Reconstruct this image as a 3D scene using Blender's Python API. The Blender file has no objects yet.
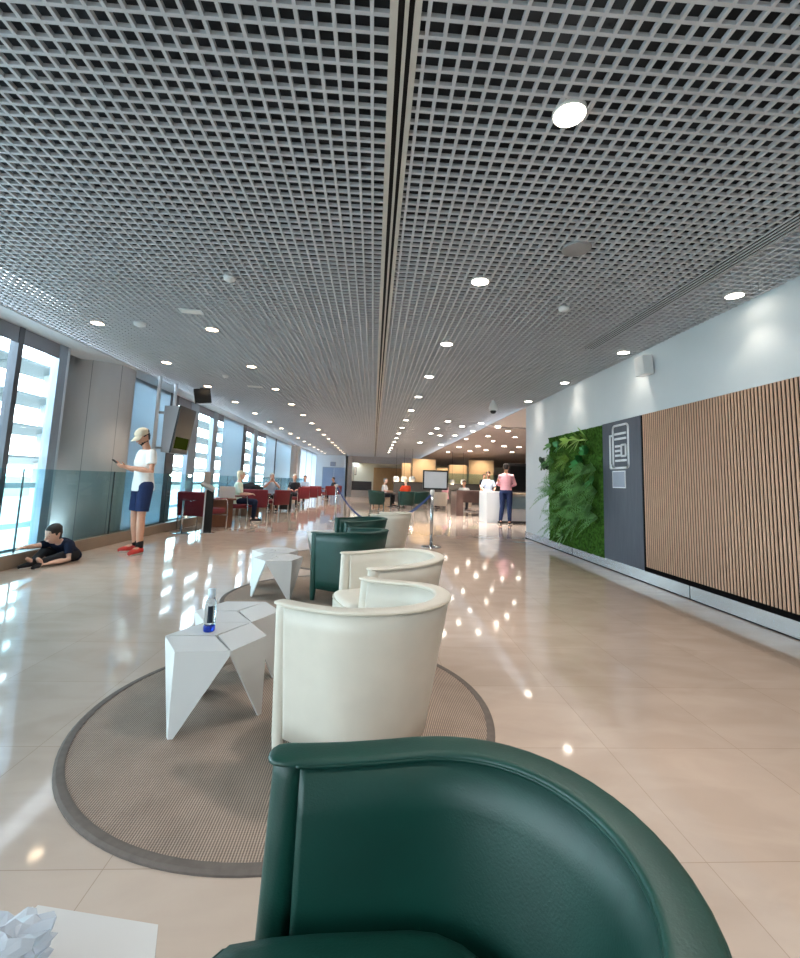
import bpy, bmesh, math, random
from mathutils import Vector as V, Matrix, noise
random.seed(7)
SC = bpy.context.scene
COL = SC.collection
PI = math.pi
R = math.radians
H = 2.96            # ceiling height
XR = 3.466          # right wall
XL = -4.25          # balustrade line
XW = -4.60          # window line behind it
# ------------------------------------------------------------------ camera
F, CY = 452.3, 428.5
MR = V((0.99770663, -0.05837846, 0.03425532)); MU = V((-0.04081249, -0.11511124, 0.99251385)); MF = V((0.05399826, 0.9916357, 0.11722981))
EYE = V((0, 0, 1.15))
cam = bpy.data.objects.new('camera', bpy.data.cameras.new('camera'))
COL.objects.link(cam)
cam.matrix_world = Matrix(((MR.x, MU.x, -MF.x, 0), (MR.y, MU.y, -MF.y, 0), (MR.z, MU.z, -MF.z, 1.15), (0, 0, 0, 1)))
cam.data.sensor_fit = 'HORIZONTAL'; cam.data.sensor_width = 36; cam.data.lens = F/800*36
cam.data.shift_y = -(479-CY)/800; cam.data.clip_start = 0.02; cam.data.clip_end = 900
SC.camera = cam
def ray(x, y): return MR*((x-400)/F) + MU*((CY-y)/F) + MF
def at(x, y, ax, val):                       # photo survey: where a sight line meets the plane axis = val
    d = ray(x, y); return EYE + d*((val-EYE[ax])/d[ax])
# ------------------------------------------------------------------ materials
def srgb(c):
    return tuple(((v/255)/12.92 if v/255 <= .04045 else ((v/255+.055)/1.055)**2.4) for v in c)
def mat(name, rgb, rough=.5, metal=0, spec=.5, var=.06, vscale=8, bump=0, bscale=60, trans=0, ior=1.45, coat=0, emit=None, estr=0, stretch=None):
    m = bpy.data.materials.new(name); m.use_nodes = True
    nt = m.node_tree; b = nt.nodes['Principled BSDF']
    c = srgb(rgb)
    b.inputs['Roughness'].default_value = rough; b.inputs['Metallic'].default_value = metal
    b.inputs['Specular IOR Level'].default_value = spec; b.inputs['IOR'].default_value = ior
    b.inputs['Transmission Weight'].default_value = trans; b.inputs['Coat Weight'].default_value = coat
    tc = nt.nodes.new('ShaderNodeTexCoord'); mp = nt.nodes.new('ShaderNodeMapping')
    nt.links.new(tc.outputs['Object'], mp.inputs['Vector'])
    if stretch: mp.inputs['Scale'].default_value = stretch
    n = nt.nodes.new('ShaderNodeTexNoise'); n.inputs['Scale'].default_value = vscale; n.inputs['Detail'].default_value = 4
    nt.links.new(mp.outputs[0], n.inputs['Vector'])
    r = nt.nodes.new('ShaderNodeValToRGB')
    lo = tuple(max(0, v*(1-var)) for v in c); hi = tuple(min(1, v*(1+var)) for v in c)
    r.color_ramp.elements[0].position = .3; r.color_ramp.elements[1].position = .7
    r.color_ramp.elements[0].color = (*lo, 1); r.color_ramp.elements[1].color = (*hi, 1)
    nt.links.new(n.outputs['Fac'], r.inputs[0]); nt.links.new(r.outputs[0], b.inputs['Base Color'])
    if bump:
        n2 = nt.nodes.new('ShaderNodeTexNoise'); n2.inputs['Scale'].default_value = bscale
        nt.links.new(mp.outputs[0], n2.inputs['Vector'])
        bp = nt.nodes.new('ShaderNodeBump'); bp.inputs['Strength'].default_value = bump; bp.inputs['Distance'].default_value = .002
        nt.links.new(n2.outputs['Fac'], bp.inputs['Height']); nt.links.new(bp.outputs[0], b.inputs['Normal'])
    if emit:
        b.inputs['Emission Color'].default_value = (*srgb(emit), 1); b.inputs['Emission Strength'].default_value = estr
    return m
def glassmat(name, tint, refl=.9):
    m = bpy.data.materials.new(name); m.use_nodes = True; nt = m.node_tree; nt.nodes.clear()
    o = nt.nodes.new('ShaderNodeOutputMaterial'); t = nt.nodes.new('ShaderNodeBsdfTransparent'); g = nt.nodes.new('ShaderNodeBsdfGlossy')
    t.inputs[0].default_value = (*tint, 1); g.inputs['Roughness'].default_value = .01; g.inputs[0].default_value = (refl, refl, refl, 1)
    lw = nt.nodes.new('ShaderNodeLayerWeight'); lw.inputs[0].default_value = .5
    pw_ = nt.nodes.new('ShaderNodeMath'); pw_.operation = 'POWER'; pw_.inputs[1].default_value = 5; nt.links.new(lw.outputs['Facing'], pw_.inputs[0])
    f = nt.nodes.new('ShaderNodeMath'); f.operation = 'MULTIPLY_ADD'; f.inputs[1].default_value = .7; f.inputs[2].default_value = .03; nt.links.new(pw_.outputs[0], f.inputs[0])
    mx = nt.nodes.new('ShaderNodeMixShader'); nt.links.new(f.outputs[0], mx.inputs[0]); nt.links.new(t.outputs[0], mx.inputs[1]); nt.links.new(g.outputs[0], mx.inputs[2])
    nt.links.new(mx.outputs[0], o.inputs[0]); return m
def blindmat(name, rgb, tr=.35):
    m = bpy.data.materials.new(name); m.use_nodes = True; nt = m.node_tree; nt.nodes.clear()
    o = nt.nodes.new('ShaderNodeOutputMaterial'); d = nt.nodes.new('ShaderNodeBsdfDiffuse'); t = nt.nodes.new('ShaderNodeBsdfTranslucent')
    w = nt.nodes.new('ShaderNodeTexWave'); w.inputs['Scale'].default_value = 40; w.bands_direction = 'Z'
    tc = nt.nodes.new('ShaderNodeTexCoord'); nt.links.new(tc.outputs['Object'], w.inputs['Vector'])
    rp = nt.nodes.new('ShaderNodeValToRGB'); c = srgb(rgb)
    rp.color_ramp.elements[0].color = (*[v*.93 for v in c], 1); rp.color_ramp.elements[1].color = (*c, 1)
    nt.links.new(w.outputs['Fac'], rp.inputs[0])
    nt.links.new(rp.outputs[0], d.inputs[0]); nt.links.new(rp.outputs[0], t.inputs[0])
    mx = nt.nodes.new('ShaderNodeMixShader'); mx.inputs[0].default_value = tr
    nt.links.new(d.outputs[0], mx.inputs[1]); nt.links.new(t.outputs[0], mx.inputs[2]); nt.links.new(mx.outputs[0], o.inputs[0]); return m
def emimat(name, rgb, s):
    m = bpy.data.materials.new(name); m.use_nodes = True; nt = m.node_tree; nt.nodes.clear()
    o = nt.nodes.new('ShaderNodeOutputMaterial'); e = nt.nodes.new('ShaderNodeEmission'); e.inputs[0].default_value = (*srgb(rgb), 1); e.inputs[1].default_value = s
    nt.links.new(e.outputs[0], o.inputs[0]); return m
def floormat():
    m = mat('polished_marble', (190, 171, 157), rough=.06, spec=.62, var=.035, vscale=2.2)
    nt = m.node_tree; b = nt.nodes['Principled BSDF']; L = nt.links.new
    base = b.inputs['Base Color'].links[0].from_socket
    tc = nt.nodes.new('ShaderNodeTexCoord')
    mp = nt.nodes.new('ShaderNodeMapping'); mp.inputs['Scale'].default_value = (1.1, 2.4, 1); mp.inputs['Rotation'].default_value = (0, 0, .7)
    L(tc.outputs['Object'], mp.inputs['Vector'])
    nv = nt.nodes.new('ShaderNodeTexNoise'); nv.inputs['Scale'].default_value = 2.2; nv.inputs['Detail'].default_value = 9; nv.inputs['Distortion'].default_value = .8
    L(mp.outputs[0], nv.inputs['Vector'])
    rp = nt.nodes.new('ShaderNodeValToRGB'); rp.color_ramp.elements[0].position = .36; rp.color_ramp.elements[1].position = .62
    rp.color_ramp.elements[0].color = (.93, .91, .895, 1); rp.color_ramp.elements[1].color = (1.02, 1.015, 1.01, 1)
    L(nv.outputs['Fac'], rp.inputs[0])
    br = nt.nodes.new('ShaderNodeTexBrick'); br.offset = 0; br.squash = 1
    br.inputs['Scale'].default_value = 1; br.inputs['Mortar Size'].default_value = .0016; br.inputs['Mortar Smooth'].default_value = .6
    br.inputs['Brick Width'].default_value = .61; br.inputs['Row Height'].default_value = .612
    br.inputs['Color1'].default_value = (.96, .955, .95, 1); br.inputs['Color2'].default_value = (1.03, 1.03, 1.03, 1); br.inputs['Mortar'].default_value = (.68, .64, .6, 1)
    mp2 = nt.nodes.new('ShaderNodeMapping'); mp2.inputs['Location'].default_value = (.74-.61*20+.0-.6, .332-.612*20, 0)
    mp2.inputs['Location'].default_value = (.61*20-1.09, .612*20-1.505, 0)
    L(tc.outputs['Object'], mp2.inputs['Vector']); L(mp2.outputs[0], br.inputs['Vector'])
    def mul(a, c):
        x = nt.nodes.new('ShaderNodeMix'); x.data_type = 'RGBA'; x.blend_type = 'MULTIPLY'; x.inputs[0].default_value = 1
        L(a, x.inputs[6]); L(c, x.inputs[7]); return x.outputs[2]
    L(mul(mul(base, rp.outputs[0]), br.outputs['Color']), b.inputs['Base Color'])
    # slight unevenness of the polish
    n3 = nt.nodes.new('ShaderNodeTexNoise'); n3.inputs['Scale'].default_value = 1.6; L(tc.outputs['Object'], n3.inputs['Vector'])
    bp = nt.nodes.new('ShaderNodeBump'); bp.inputs['Strength'].default_value = .05; bp.inputs['Distance'].default_value = .02
    L(n3.outputs['Fac'], bp.inputs['Height']); L(bp.outputs[0], b.inputs['Normal'])
    return m
def rugmat():
    m = mat('woven_rug', (146, 130, 119), rough=.95, spec=.1, var=.10, vscale=5)
    nt = m.node_tree; b = nt.nodes['Principled BSDF']; L = nt.links.new
    base = b.inputs['Base Color'].links[0].from_socket
    tc = nt.nodes.new('ShaderNodeTexCoord')
    mp = nt.nodes.new('ShaderNodeMapping'); mp.inputs['Rotation'].default_value = (0, 0, 0); L(tc.outputs['Object'], mp.inputs['Vector'])
    w = nt.nodes.new('ShaderNodeTexWave'); w.inputs['Scale'].default_value = 34; w.inputs['Distortion'].default_value = .5; w.inputs['Detail Scale'].default_value = 4; L(mp.outputs[0], w.inputs['Vector'])
    w2 = nt.nodes.new('ShaderNodeTexWave'); w2.bands_direction = 'Y'; w2.inputs['Scale'].default_value = 34; L(mp.outputs[0], w2.inputs['Vector'])
    a = nt.nodes.new('ShaderNodeMath'); a.operation = 'MULTIPLY_ADD'; L(w2.outputs['Fac'], a.inputs[0]); a.inputs[1].default_value = .35; L(w.outputs['Fac'], a.inputs[2])
    rp = nt.nodes.new('ShaderNodeValToRGB'); rp.color_ramp.elements[0].position = .35; rp.color_ramp.elements[1].position = 1
    rp.color_ramp.elements[0].color = (.62, .60, .58, 1); rp.color_ramp.elements[1].color = (1.5, 1.44, 1.38, 1)
    L(a.outputs[0], rp.inputs[0])
    x = nt.nodes.new('ShaderNodeMix'); x.data_type = 'RGBA'; x.blend_type = 'MULTIPLY'; x.inputs[0].default_value = 1
    L(base, x.inputs[6]); L(rp.outputs[0], x.inputs[7]); L(x.outputs[2], b.inputs['Base Color'])
    bp = nt.nodes.new('ShaderNodeBump'); bp.inputs['Strength'].default_value = .5; bp.inputs['Distance'].default_value = .004
    L(a.outputs[0], bp.inputs['Height']); L(bp.outputs[0], b.inputs['Normal'])
    return m
M = {}
M['floor'] = floormat(); M['rug'] = rugmat()
M['rugedge'] = mat('rug_binding', (108, 98, 92), .9, spec=.1, var=.1, vscale=30)
M['wall'] = mat('white_paint', (214, 220, 224), .6, var=.02, vscale=2)
M['cream'] = mat('cream_paint', (232, 222, 200), .6, var=.03, vscale=1)
M['grid'] = mat('grid_metal', (191, 193, 197), .45, var=.03, vscale=2)
M['plenum'] = mat('dark_plenum', (46, 50, 55), .9, var=.2, vscale=1.5)
M['bar'] = mat('slot_metal', (196, 192, 184), .4, var=.04)
M['dark'] = mat('black_slot', (20, 20, 22), .7)
M['pinkceil'] = mat('plaster_soffit', (236, 228, 224), .7, var=.02)
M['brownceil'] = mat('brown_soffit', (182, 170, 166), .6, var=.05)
M['steel'] = mat('brushed_steel', (196, 198, 200), .22, metal=.9, var=.05, vscale=3, stretch=(1, .3, 30))
M['chrome'] = mat('chrome', (205, 207, 210), .12, metal=1, var=.02)
M['green'] = mat('green_leather', (4, 56, 47), .44, spec=.65, var=.12, vscale=10, bump=.2, bscale=260)
M['white'] = mat('ivory_leather', (206, 197, 183), .42, spec=.45, var=.03, vscale=10, bump=.2, bscale=260)
M['greenp'] = mat('green_piping', (8, 52, 44), .4, var=.1)
M['whitep'] = mat('ivory_piping', (196, 186, 168), .45, var=.05)
M['table'] = mat('white_lacquer', (212, 209, 206), .25, spec=.5, var=.015, vscale=4)
M['wood'] = mat('oak_slat', (206, 166, 140), .5, var=.16, vscale=7, stretch=(25, 25, 1.2))
M['felt'] = mat('black_felt', (14, 13, 13), .95, spec=.1)
M['greywood'] = mat('grey_board', (86, 91, 102), .5, var=.14, vscale=6, stretch=(14, 14, .6))
M['icon'] = mat('white_relief', (232, 236, 240), .4, var=.01)
M['plate'] = mat('plate_grey', (150, 158, 176), .35, var=.03)
M['concrete'] = mat('concrete', (212, 210, 209), .75, var=.10, vscale=1.6, bump=.15, bscale=30, stretch=(1, 1, .35))
M['mull'] = mat('window_aluminium', (150, 165, 180), .4, metal=.3, var=.03)
M['mulldark'] = mat('dark_mullion', (88, 92, 100), .45, metal=.2, var=.05)
M['plinth'] = mat('stone_plinth', (152, 134, 118), .35, var=.08, vscale=3)
M['glass'] = glassmat('window_glass', (.90, .965, .98))
M['bal'] = glassmat('balustrade_glass', (.74, .88, .91))
M['gedge'] = mat('glass_joint', (48, 66, 70), .3)
M['blindblue'] = blindmat('roller_blind_blue', (196, 208, 216), .5)
M['blindgrey'] = blindmat('roller_blind_grey', (150, 155, 164), .12)
M['blindwhite'] = blindmat('roller_blind_white', (228, 234, 240), .45)
M['louvre'] = mat('sunshade_grey', (132, 138, 138), .5, var=.02)
M['lamp'] = emimat('lamp_glow', (255, 244, 228), 14)
M['lampwarm'] = emimat('lamp_glow_warm', (255, 226, 190), 9)
M['lampring'] = mat('lamp_ring', (225, 222, 216), .35)
M['offwhite'] = mat('white_plastic', (225, 226, 226), .4, var=.02)
M['greyplastic'] = mat('grey_plastic', (150, 150, 152), .45)
M['case'] = mat('grey_case', (176, 180, 186), .4, metal=.2, var=.02)
M['black'] = mat('black_plastic', (22, 23, 25), .35, var=.1)
M['screen'] = mat('dark_screen', (34, 38, 46), .28, spec=.6, var=.1)
M['olive'] = emimat('screen_image', (96, 110, 40), .10)
M['redf'] = mat('red_upholstery', (112, 26, 36), .6, var=.10, vscale=14)
M['brown'] = mat('brown_veneer', (122, 78, 56), .4, var=.15, vscale=6, stretch=(2, 2, 14))
M['dbrown'] = mat('dark_wood', (92, 70, 64), .4, var=.15, vscale=6, stretch=(12, 2, 2))
M['skin'] = mat('skin', (205, 150, 124), .5, var=.05)
M['skinpale'] = mat('skin_pale', (222, 176, 154), .5, var=.04)
M['tee'] = mat('white_cotton', (232, 230, 226), .85, var=.03, spec=.2)
M['navy'] = mat('navy_cotton', (40, 52, 88), .85, var=.10, spec=.2)
M['navydark'] = mat('navy_dark', (26, 34, 56), .85, var=.1, spec=.2)
M['cap'] = mat('beige_cap', (222, 204, 178), .8, var=.05)
M['shoe'] = mat('red_sneaker', (190, 48, 40), .6, var=.15, vscale=30)
M['sole'] = mat('sole', (220, 214, 208), .7)
M['hairdark'] = mat('dark_hair', (42, 34, 32), .6, var=.3, vscale=40, bump=.5, bscale=120)
M['hairfair'] = mat('fair_hair', (226, 208, 178), .6, var=.15, vscale=40)
M['hairgrey'] = mat('grey_hair', (196, 188, 180), .6, var=.15, vscale=40)
M['pink'] = mat('pink_shirt', (214, 158, 168), .8, var=.06, spec=.2)
M['mint'] = mat('pale_green_top', (206, 218, 200), .85, var=.05)
M['paleblue'] = mat('pale_blue_shirt', (192, 204, 222), .85, var=.05)
M['orange'] = mat('orange_top', (236, 78, 40), .8, var=.05)
M['blackcloth'] = mat('black_cloth', (34, 34, 40), .9, var=.2)
M['sock'] = mat('black_sock', (28, 26, 26), .9)
M['eye'] = mat('eye', (40, 28, 24), .3)
M['lip'] = mat('lip', (170, 96, 88), .5)
M['counter'] = mat('white_counter', (228, 230, 232), .3, var=.01)
M['countertop'] = mat('counter_top', (214, 196, 172), .35, var=.06)
M['tan'] = mat('tan_panel', (222, 190, 150), .5, var=.05, vscale=2)
M['beigewood'] = mat('beige_wood', (202, 160, 114), .5, var=.08, vscale=3, stretch=(8, 8, .6))
M['doorblue'] = mat('blue_door', (140, 160, 190), .45, var=.02)
M['bulk'] = mat('grey_bulkhead', (158, 148, 142), .6)
M['darkgrey'] = mat('dark_grey_panel', (66, 64, 66), .5, var=.1)
M['rope'] = mat('blue_belt', (38, 58, 110), .7, var=.1)
M['sign'] = mat('sign_paper', (190, 190, 194), .4, var=.02)
M['apron'] = mat('apron_concrete', (150, 148, 142), .9, var=.06, vscale=.3)
M['grass'] = mat('apron_grass', (104, 114, 92), .9, var=.2, vscale=.2)
M['moss'] = mat('moss', (58, 92, 34), .95, spec=.1, var=.6, vscale=22, bump=1, bscale=80)
M['leaf1'] = mat('fern_leaf', (100, 148, 82), .5, var=.25, vscale=6)
M['leaf2'] = mat('broad_leaf', (66, 142, 78), .4, var=.25, vscale=6)
M['leaf3'] = mat('lime_leaf', (140, 176, 84), .5, var=.2, vscale=6)
M['leaf4'] = mat('dark_round_leaf', (44, 70, 50), .5, var=.2, vscale=12)
M['bottle'] = mat('bottle_glass', (232, 240, 244), .04, trans=1, ior=1.35, var=.01)
M['bluebase'] = mat('blue_glass', (40, 70, 190), .08, trans=.5, var=.05)
M['label'] = mat('dark_label', (20, 34, 48), .4, var=.1)
M['labelclear'] = mat('frosted_label', (196, 208, 218), .3, var=.1, vscale=60)
M['film'] = mat('plastic_film', (226, 232, 240), .16, trans=.55, ior=1.2, var=.04, bump=.6, bscale=24)
M['navybelt'] = M['rope']
# ------------------------------------------------------------------ mesh helpers
def link(name, me, mats, parent=None, smooth=False):
    if isinstance(me, bmesh.types.BMesh):
        b = me; me = bpy.data.meshes.new(name); bmesh.ops.recalc_face_normals(b, faces=b.faces[:]); b.to_mesh(me); b.free()
    o = bpy.data.objects.new(name, me); COL.objects.link(o)
    if not isinstance(mats, (list, tuple)): mats = [mats]
    if not me.materials:
        for m in mats: me.materials.append(m)
    if smooth:
        for p in me.polygons: p.use_smooth = True
    if parent: o.parent = parent
    return o
def tag(o, label, cat, group=None, kind=None):
    o['label'] = label; o['category'] = cat
    if group: o['group'] = group
    if kind: o['kind'] = kind
    return o
def thing(name, label, cat, loc=(0, 0, 0), rz=0, group=None):
    o = bpy.data.objects.new(name, None); o.empty_display_size = .1; COL.objects.link(o)
    o.location = loc; o.rotation_euler = (0, 0, rz); return tag(o, label, cat, group)
def struct(name, bm, m, parent=None, smooth=False):
    o = link(name, bm, m, parent, smooth)
    if not parent: o['kind'] = 'structure'
    return o
def place(o, loc=None, rz=None):
    if loc is not None: o.location = loc
    if rz is not None: o.rotation_euler = (0, 0, rz)
    return o
def dup(root, loc, rz, label, group=None):
    def cp(o, parent):
        c = o.copy(); COL.objects.link(c)
        if parent: c.parent = parent
        for ch in kids.get(o, ()): cp(ch, c)
        return c
    kids = {}
    for o in COL.objects:
        if o.parent: kids.setdefault(o.parent, []).append(o)
    r = cp(root, None); r.location = loc; r.rotation_euler = (0, 0, rz); r['label'] = label
    if group: r['group'] = group
    return r
NB = bmesh.new
def box(bm, x0, x1, y0, y1, z0, z1, mtx=None, bev=0):
    vs = [bm.verts.new(V((x, y, z)) if mtx is None else mtx @ V((x, y, z))) for z in (z0, z1) for y in (y0, y1) for x in (x0, x1)]
    q = [(0, 2, 3, 1), (4, 5, 7, 6), (0, 1, 5, 4), (2, 6, 7, 3), (0, 4, 6, 2), (1, 3, 7, 5)]
    fs = [bm.faces.new([vs[i] for i in f]) for f in q]
    if bev:
        es = list({e for f in fs for e in f.edges})
        bmesh.ops.bevel(bm, geom=es, offset=bev, segments=2, profile=.5, affect='EDGES')
    return bm
def B(x0, x1, y0, y1, z0, z1, bev=0): return box(NB(), x0, x1, y0, y1, z0, z1, None, bev)
def tube(bm, pts, rad, n=12, side=None, cap=True):
    """loft of elliptical rings; rad entries are r or (r_side, r_other); side = fixed side vector"""
    pts = [V(p) for p in pts]; rings = []
    rad = [(r, r) if not isinstance(r, tuple) else r for r in rad]
    for i, p in enumerate(pts):
        t = (pts[min(i+1, len(pts)-1)] - pts[max(i-1, 0)]).normalized()
        s = V(side) if side is not None else (V((0, 0, 1)) if abs(t.z) < .9 else V((1, 0, 0)))
        if side is None: s = t.cross(s)
        s = (s - t*s.dot(t)).normalized(); o = t.cross(s)
        rings.append([bm.verts.new(p + s*math.cos(2*PI*k/n)*rad[i][0] + o*math.sin(2*PI*k/n)*rad[i][1]) for k in range(n)])
    for a, b in zip(rings, rings[1:]):
        for k in range(n): bm.faces.new((a[k], a[(k+1) % n], b[(k+1) % n], b[k]))
    if cap:
        bm.faces.new(rings[0][::-1]); bm.faces.new(rings[-1])
    return bm
def limb(bm, pts, rad, n=12, side=None):
    """tube with rounded ends"""
    pts = [V(p) for p in pts]
    def rr(r): return r if isinstance(r, tuple) else (r, r)
    rad = [rr(r) for r in rad]
    d0 = (pts[0]-pts[1]).normalized(); d1 = (pts[-1]-pts[-2]).normalized()
    P, Q = [], []
    for a in (80, 50, 25):
        m = min(rad[0]); P.append(pts[0]+d0*m*math.sin(R(a))); Q.append(tuple(v*math.cos(R(a)) for v in rad[0]))
    P += pts; Q += rad
    for a in (25, 50, 80):
        m = min(rad[-1]); P.append(pts[-1]+d1*m*math.sin(R(a))); Q.append(tuple(v*math.cos(R(a)) for v in rad[-1]))
    return tube(bm, P, Q, n, side)
def disc(bm, c, r, n=32, r2=None, z=0, flip=False):
    c = V(c); vs = [bm.verts.new(c+V((r*math.cos(2*PI*k/n), r*math.sin(2*PI*k/n), 0))) for k in range(n)]
    if r2 is None: bm.faces.new(vs)
    else:
        v2 = [bm.verts.new(c+V((r2*math.cos(2*PI*k/n), r2*math.sin(2*PI*k/n), z))) for k in range(n)]
        for k in range(n): bm.faces.new((vs[k], vs[(k+1) % n], v2[(k+1) % n], v2[k]))
    return bm
def lathe(bm, prof, n=28, c=(0, 0, 0)):
    c = V(c); rings = []
    for r, z in prof: rings.append([bm.verts.new(c+V((max(r, 1e-4)*math.cos(2*PI*k/n), max(r, 1e-4)*math.sin(2*PI*k/n), z))) for k in range(n)])
    for a, b in zip(rings, rings[1:]):
        for k in range(n): bm.faces.new((a[k], a[(k+1) % n], b[(k+1) % n], b[k]))
    bm.faces.new(rings[0][::-1]); bm.faces.new(rings[-1]); return bm
def ring_prof(bm, prof, n=28):
    rings = [[bm.verts.new((r*math.cos(2*PI*k/n), r*math.sin(2*PI*k/n), z)) for k in range(n)] for r, z in prof]
    for i in range(len(rings)):
        a, b = rings[i], rings[(i+1) % len(rings)]
        for k in range(n): bm.faces.new((a[k], a[(k+1) % n], b[(k+1) % n], b[k]))
    return bm
def poly(bm, pts): return bm.faces.new([bm.verts.new(V(p)) for p in pts])
def remesh(bm, voxel=.012, it=4):
    me = bpy.data.meshes.new('tmp'); bmesh.ops.recalc_face_normals(bm, faces=bm.faces[:]); bm.to_mesh(me); bm.free()
    o = bpy.data.objects.new('tmp', me); COL.objects.link(o)
    m = o.modifiers.new('r', 'REMESH'); m.mode = 'VOXEL'; m.voxel_size = voxel; m.use_smooth_shade = True
    s = o.modifiers.new('s', 'SMOOTH'); s.iterations = it; s.factor = .5
    dg = bpy.context.evaluated_depsgraph_get(); dg.update()
    out = bpy.data.meshes.new_from_object(o.evaluated_get(dg))
    bpy.data.objects.remove(o); bpy.data.meshes.remove(me); return out
# ------------------------------------------------------------------ room shell
Y0, YE = -8.0, 34.0
struct('floor', B(XL, 24, Y0, 50, -.12, 0), M['floor'])
struct('floor_ledge', B(XW-.2, XL, Y0, YE, -.12, .05), M['plinth'])
# egg-crate ceiling: bars in both directions, plenum above
bm = NB(); P_ = .075; bw = .0078; gz0, gz1 = H, H+.022
xs = [-.08-k*P_ for k in range(0, 56)]; xs = [x for x in xs if x > XL+.02]
xr = [.143+k*P_ for k in range(0, 45)]; xr = [x for x in xr if x < XR-.01]
for x in xs: box(bm, x-bw, x+bw, Y0, YE, gz0, gz1)
for x in xr: box(bm, x-bw, x+bw, Y0, 10.3 if x > 3.46 else YE, gz0, gz1)
yy = 1.572 - P_*127
while yy < YE:
    box(bm, XL, -.005, yy-bw, yy+bw, gz0+.0006, gz1-.001)
    box(bm, .1, XR, yy-bw, yy+bw, gz0+.0006, gz1-.001)
    yy += P_
struct('ceiling', bm, M['grid'])
struct('ceiling_plenum', B(XL, XR, Y0, YE, H+.42, H+.46), M['plenum'])
bm = NB()
for a, b in ((-.011, .021), (.047, .063), (.085, .112)): box(bm, a, b, Y0, YE, H-.004, H+.02)
t1 = struct('trim_1', bm, M['bar']); link('slot_backing', B(-.011, .112, Y0, YE, H+.022, H+.026), M['dark'], t1)
bm = NB()
for k in range(5): box(bm, 2.66+k*.0345, 2.67+k*.0345, Y0, 5.6, H-.010, H-.002)
t2 = struct('trim_2', bm, M['grid']); link('slot_backing', B(2.66, 2.808, Y0, 5.6, H-.002, H+.0005), M['dark'], t2)
# right hand wing beyond the wall end
struct('ceiling_soffit', B(XR, 9, 10.3, 14.0, H+.03, H+.08), M['pinkceil'])
bm = NB(); box(bm, XR, 24, 14.0, 50, H-.02, H+.06); box(bm, 9, 24, 10.3, 14, H+.03, H+.08); box(bm, -1.6, XR, YE, 50, H-.02, H+.06)
struct('ceiling_wing', bm, M['brownceil'])
struct('wall_right', B(XR, XR+.25, Y0, 10.18, 0, H+.46), M['wall'])
struct('baseboard_right', B(XR-.018, XR, Y0, 10.19, .012, .15), M['steel'])
bm = NB(); box(bm, XR-.020, XR-.017, 4.845, 4.855, .012, .15); box(bm, XR-.020, XR-.017, 7.75, 7.76, .012, .15); box(bm, XR-.020, XR, Y0, 10.18, 0, .012)
struct('trim_3', bm, M['dark'])
struct('wall_back', B(XL-.2, XR+.25, Y0-.2, Y0, 0, H+.46), M['wall'])
bm = NB(); box(bm, XL-.1, -1.95, YE, YE+.2, 0, H+.46); struct('wall_end', bm, M['wall'])
struct('wall_wing', B(3.72, 24, 10.0, 10.3, 0, H+.46), M['wall'])
struct('wall_far', B(-2, 24, 46, 46.2, 0, H+.1), M['cream'])
struct('wall_far_right', B(23.8, 24, 10.3, 46, 0, H+.1), M['darkgrey'])
struct('wall_far_left', B(-2.1, -1.95, YE, 46, 0, H+.1), M['cream'])
struct('bulkhead', B(-1.95, 3.2, YE+.1, YE+.35, 2.46, H+.1), M['bulk'])
struct('column_1', B(-1.95, -1.62, YE-.2, YE+.13, 0, H), M['bulk'])
# window wall
struct('wall_left', B(XL-.2, XL, 26.2, 26.5, 0, H+.46), M['wall'])
struct('ceiling_edge', B(XW-.2, XL+.03, Y0, YE, H-.012, H+.03), M['wall'])
struct('trim_7', B(XW-.2, XW+.02, Y0, 26.3, H+.03, H+.46), M['wall'])
bm = NB(); box(bm, XL-.02, XL+.12, Y0, YE, 0, .165); struct('baseboard_left', bm, M['plinth'])
bm = NB(); box(bm, XL+.12, XL+.124, Y0, YE, .02, .15); struct('trim_4', bm, M['plinth'])
def column(name, xc, yc, r):
    bm = NB(); lathe(bm, [(r, 0), (r, H+.4)], 64, (xc, yc, 0)); o = struct(name, bm, M['concrete'])
    for p in o.data.polygons: p.use_smooth = len(p.vertices) == 4
    for a in (-72, -25, 25):
        bm = NB(); box(bm, -.004, .0012, -.004, .004, .05, H, Matrix.Translation((xc, yc, 0)) @ Matrix.Rotation(R(a), 4, 'Z') @ Matrix.Translation((r, 0, 0)))
        link('joint', bm, M['greyplastic'], o)
column('column_2', -4.80, 7.98, .53); column('column_3', -4.87, 25.66, .60)
wn = [0]
def window(y0, y1, mulls, blind=None, bz=2.74):
    """mulls: (start, end, material) uprights between y0 and y1"""
    wn[0] += 1; bm = NB(); x0, x1 = XW-.06, XW+.02
    box(bm, x0, x1, y0, y1, .05, .13); box(bm, x0, x1, y0, y1, 2.88, H)
    o = struct(f'window_{wn[0]}', bm, M['mull'])
    for a, b, m in mulls: link('mullion', B(x0-.01, x1+.02, a, b, .05, H-.01), M[m], o)
    link('pane', B(XW-.03, XW-.022, y0, y1, .1, 2.92), M['glass'], o)
    if blind: link('roller_blind', B(XW+.022, XW+.028, y0, y1, bz, 2.945), M[blind], o)
    return o
for k in range(8):
    a = 5.93-1.72*(k+1); window(a, a+1.72, [(a+1.64, a+1.72, 'mulldark')], 'blindgrey')
window(5.93, 6.76, [(6.60, 6.76, 'mull')], 'blindgrey')
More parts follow.
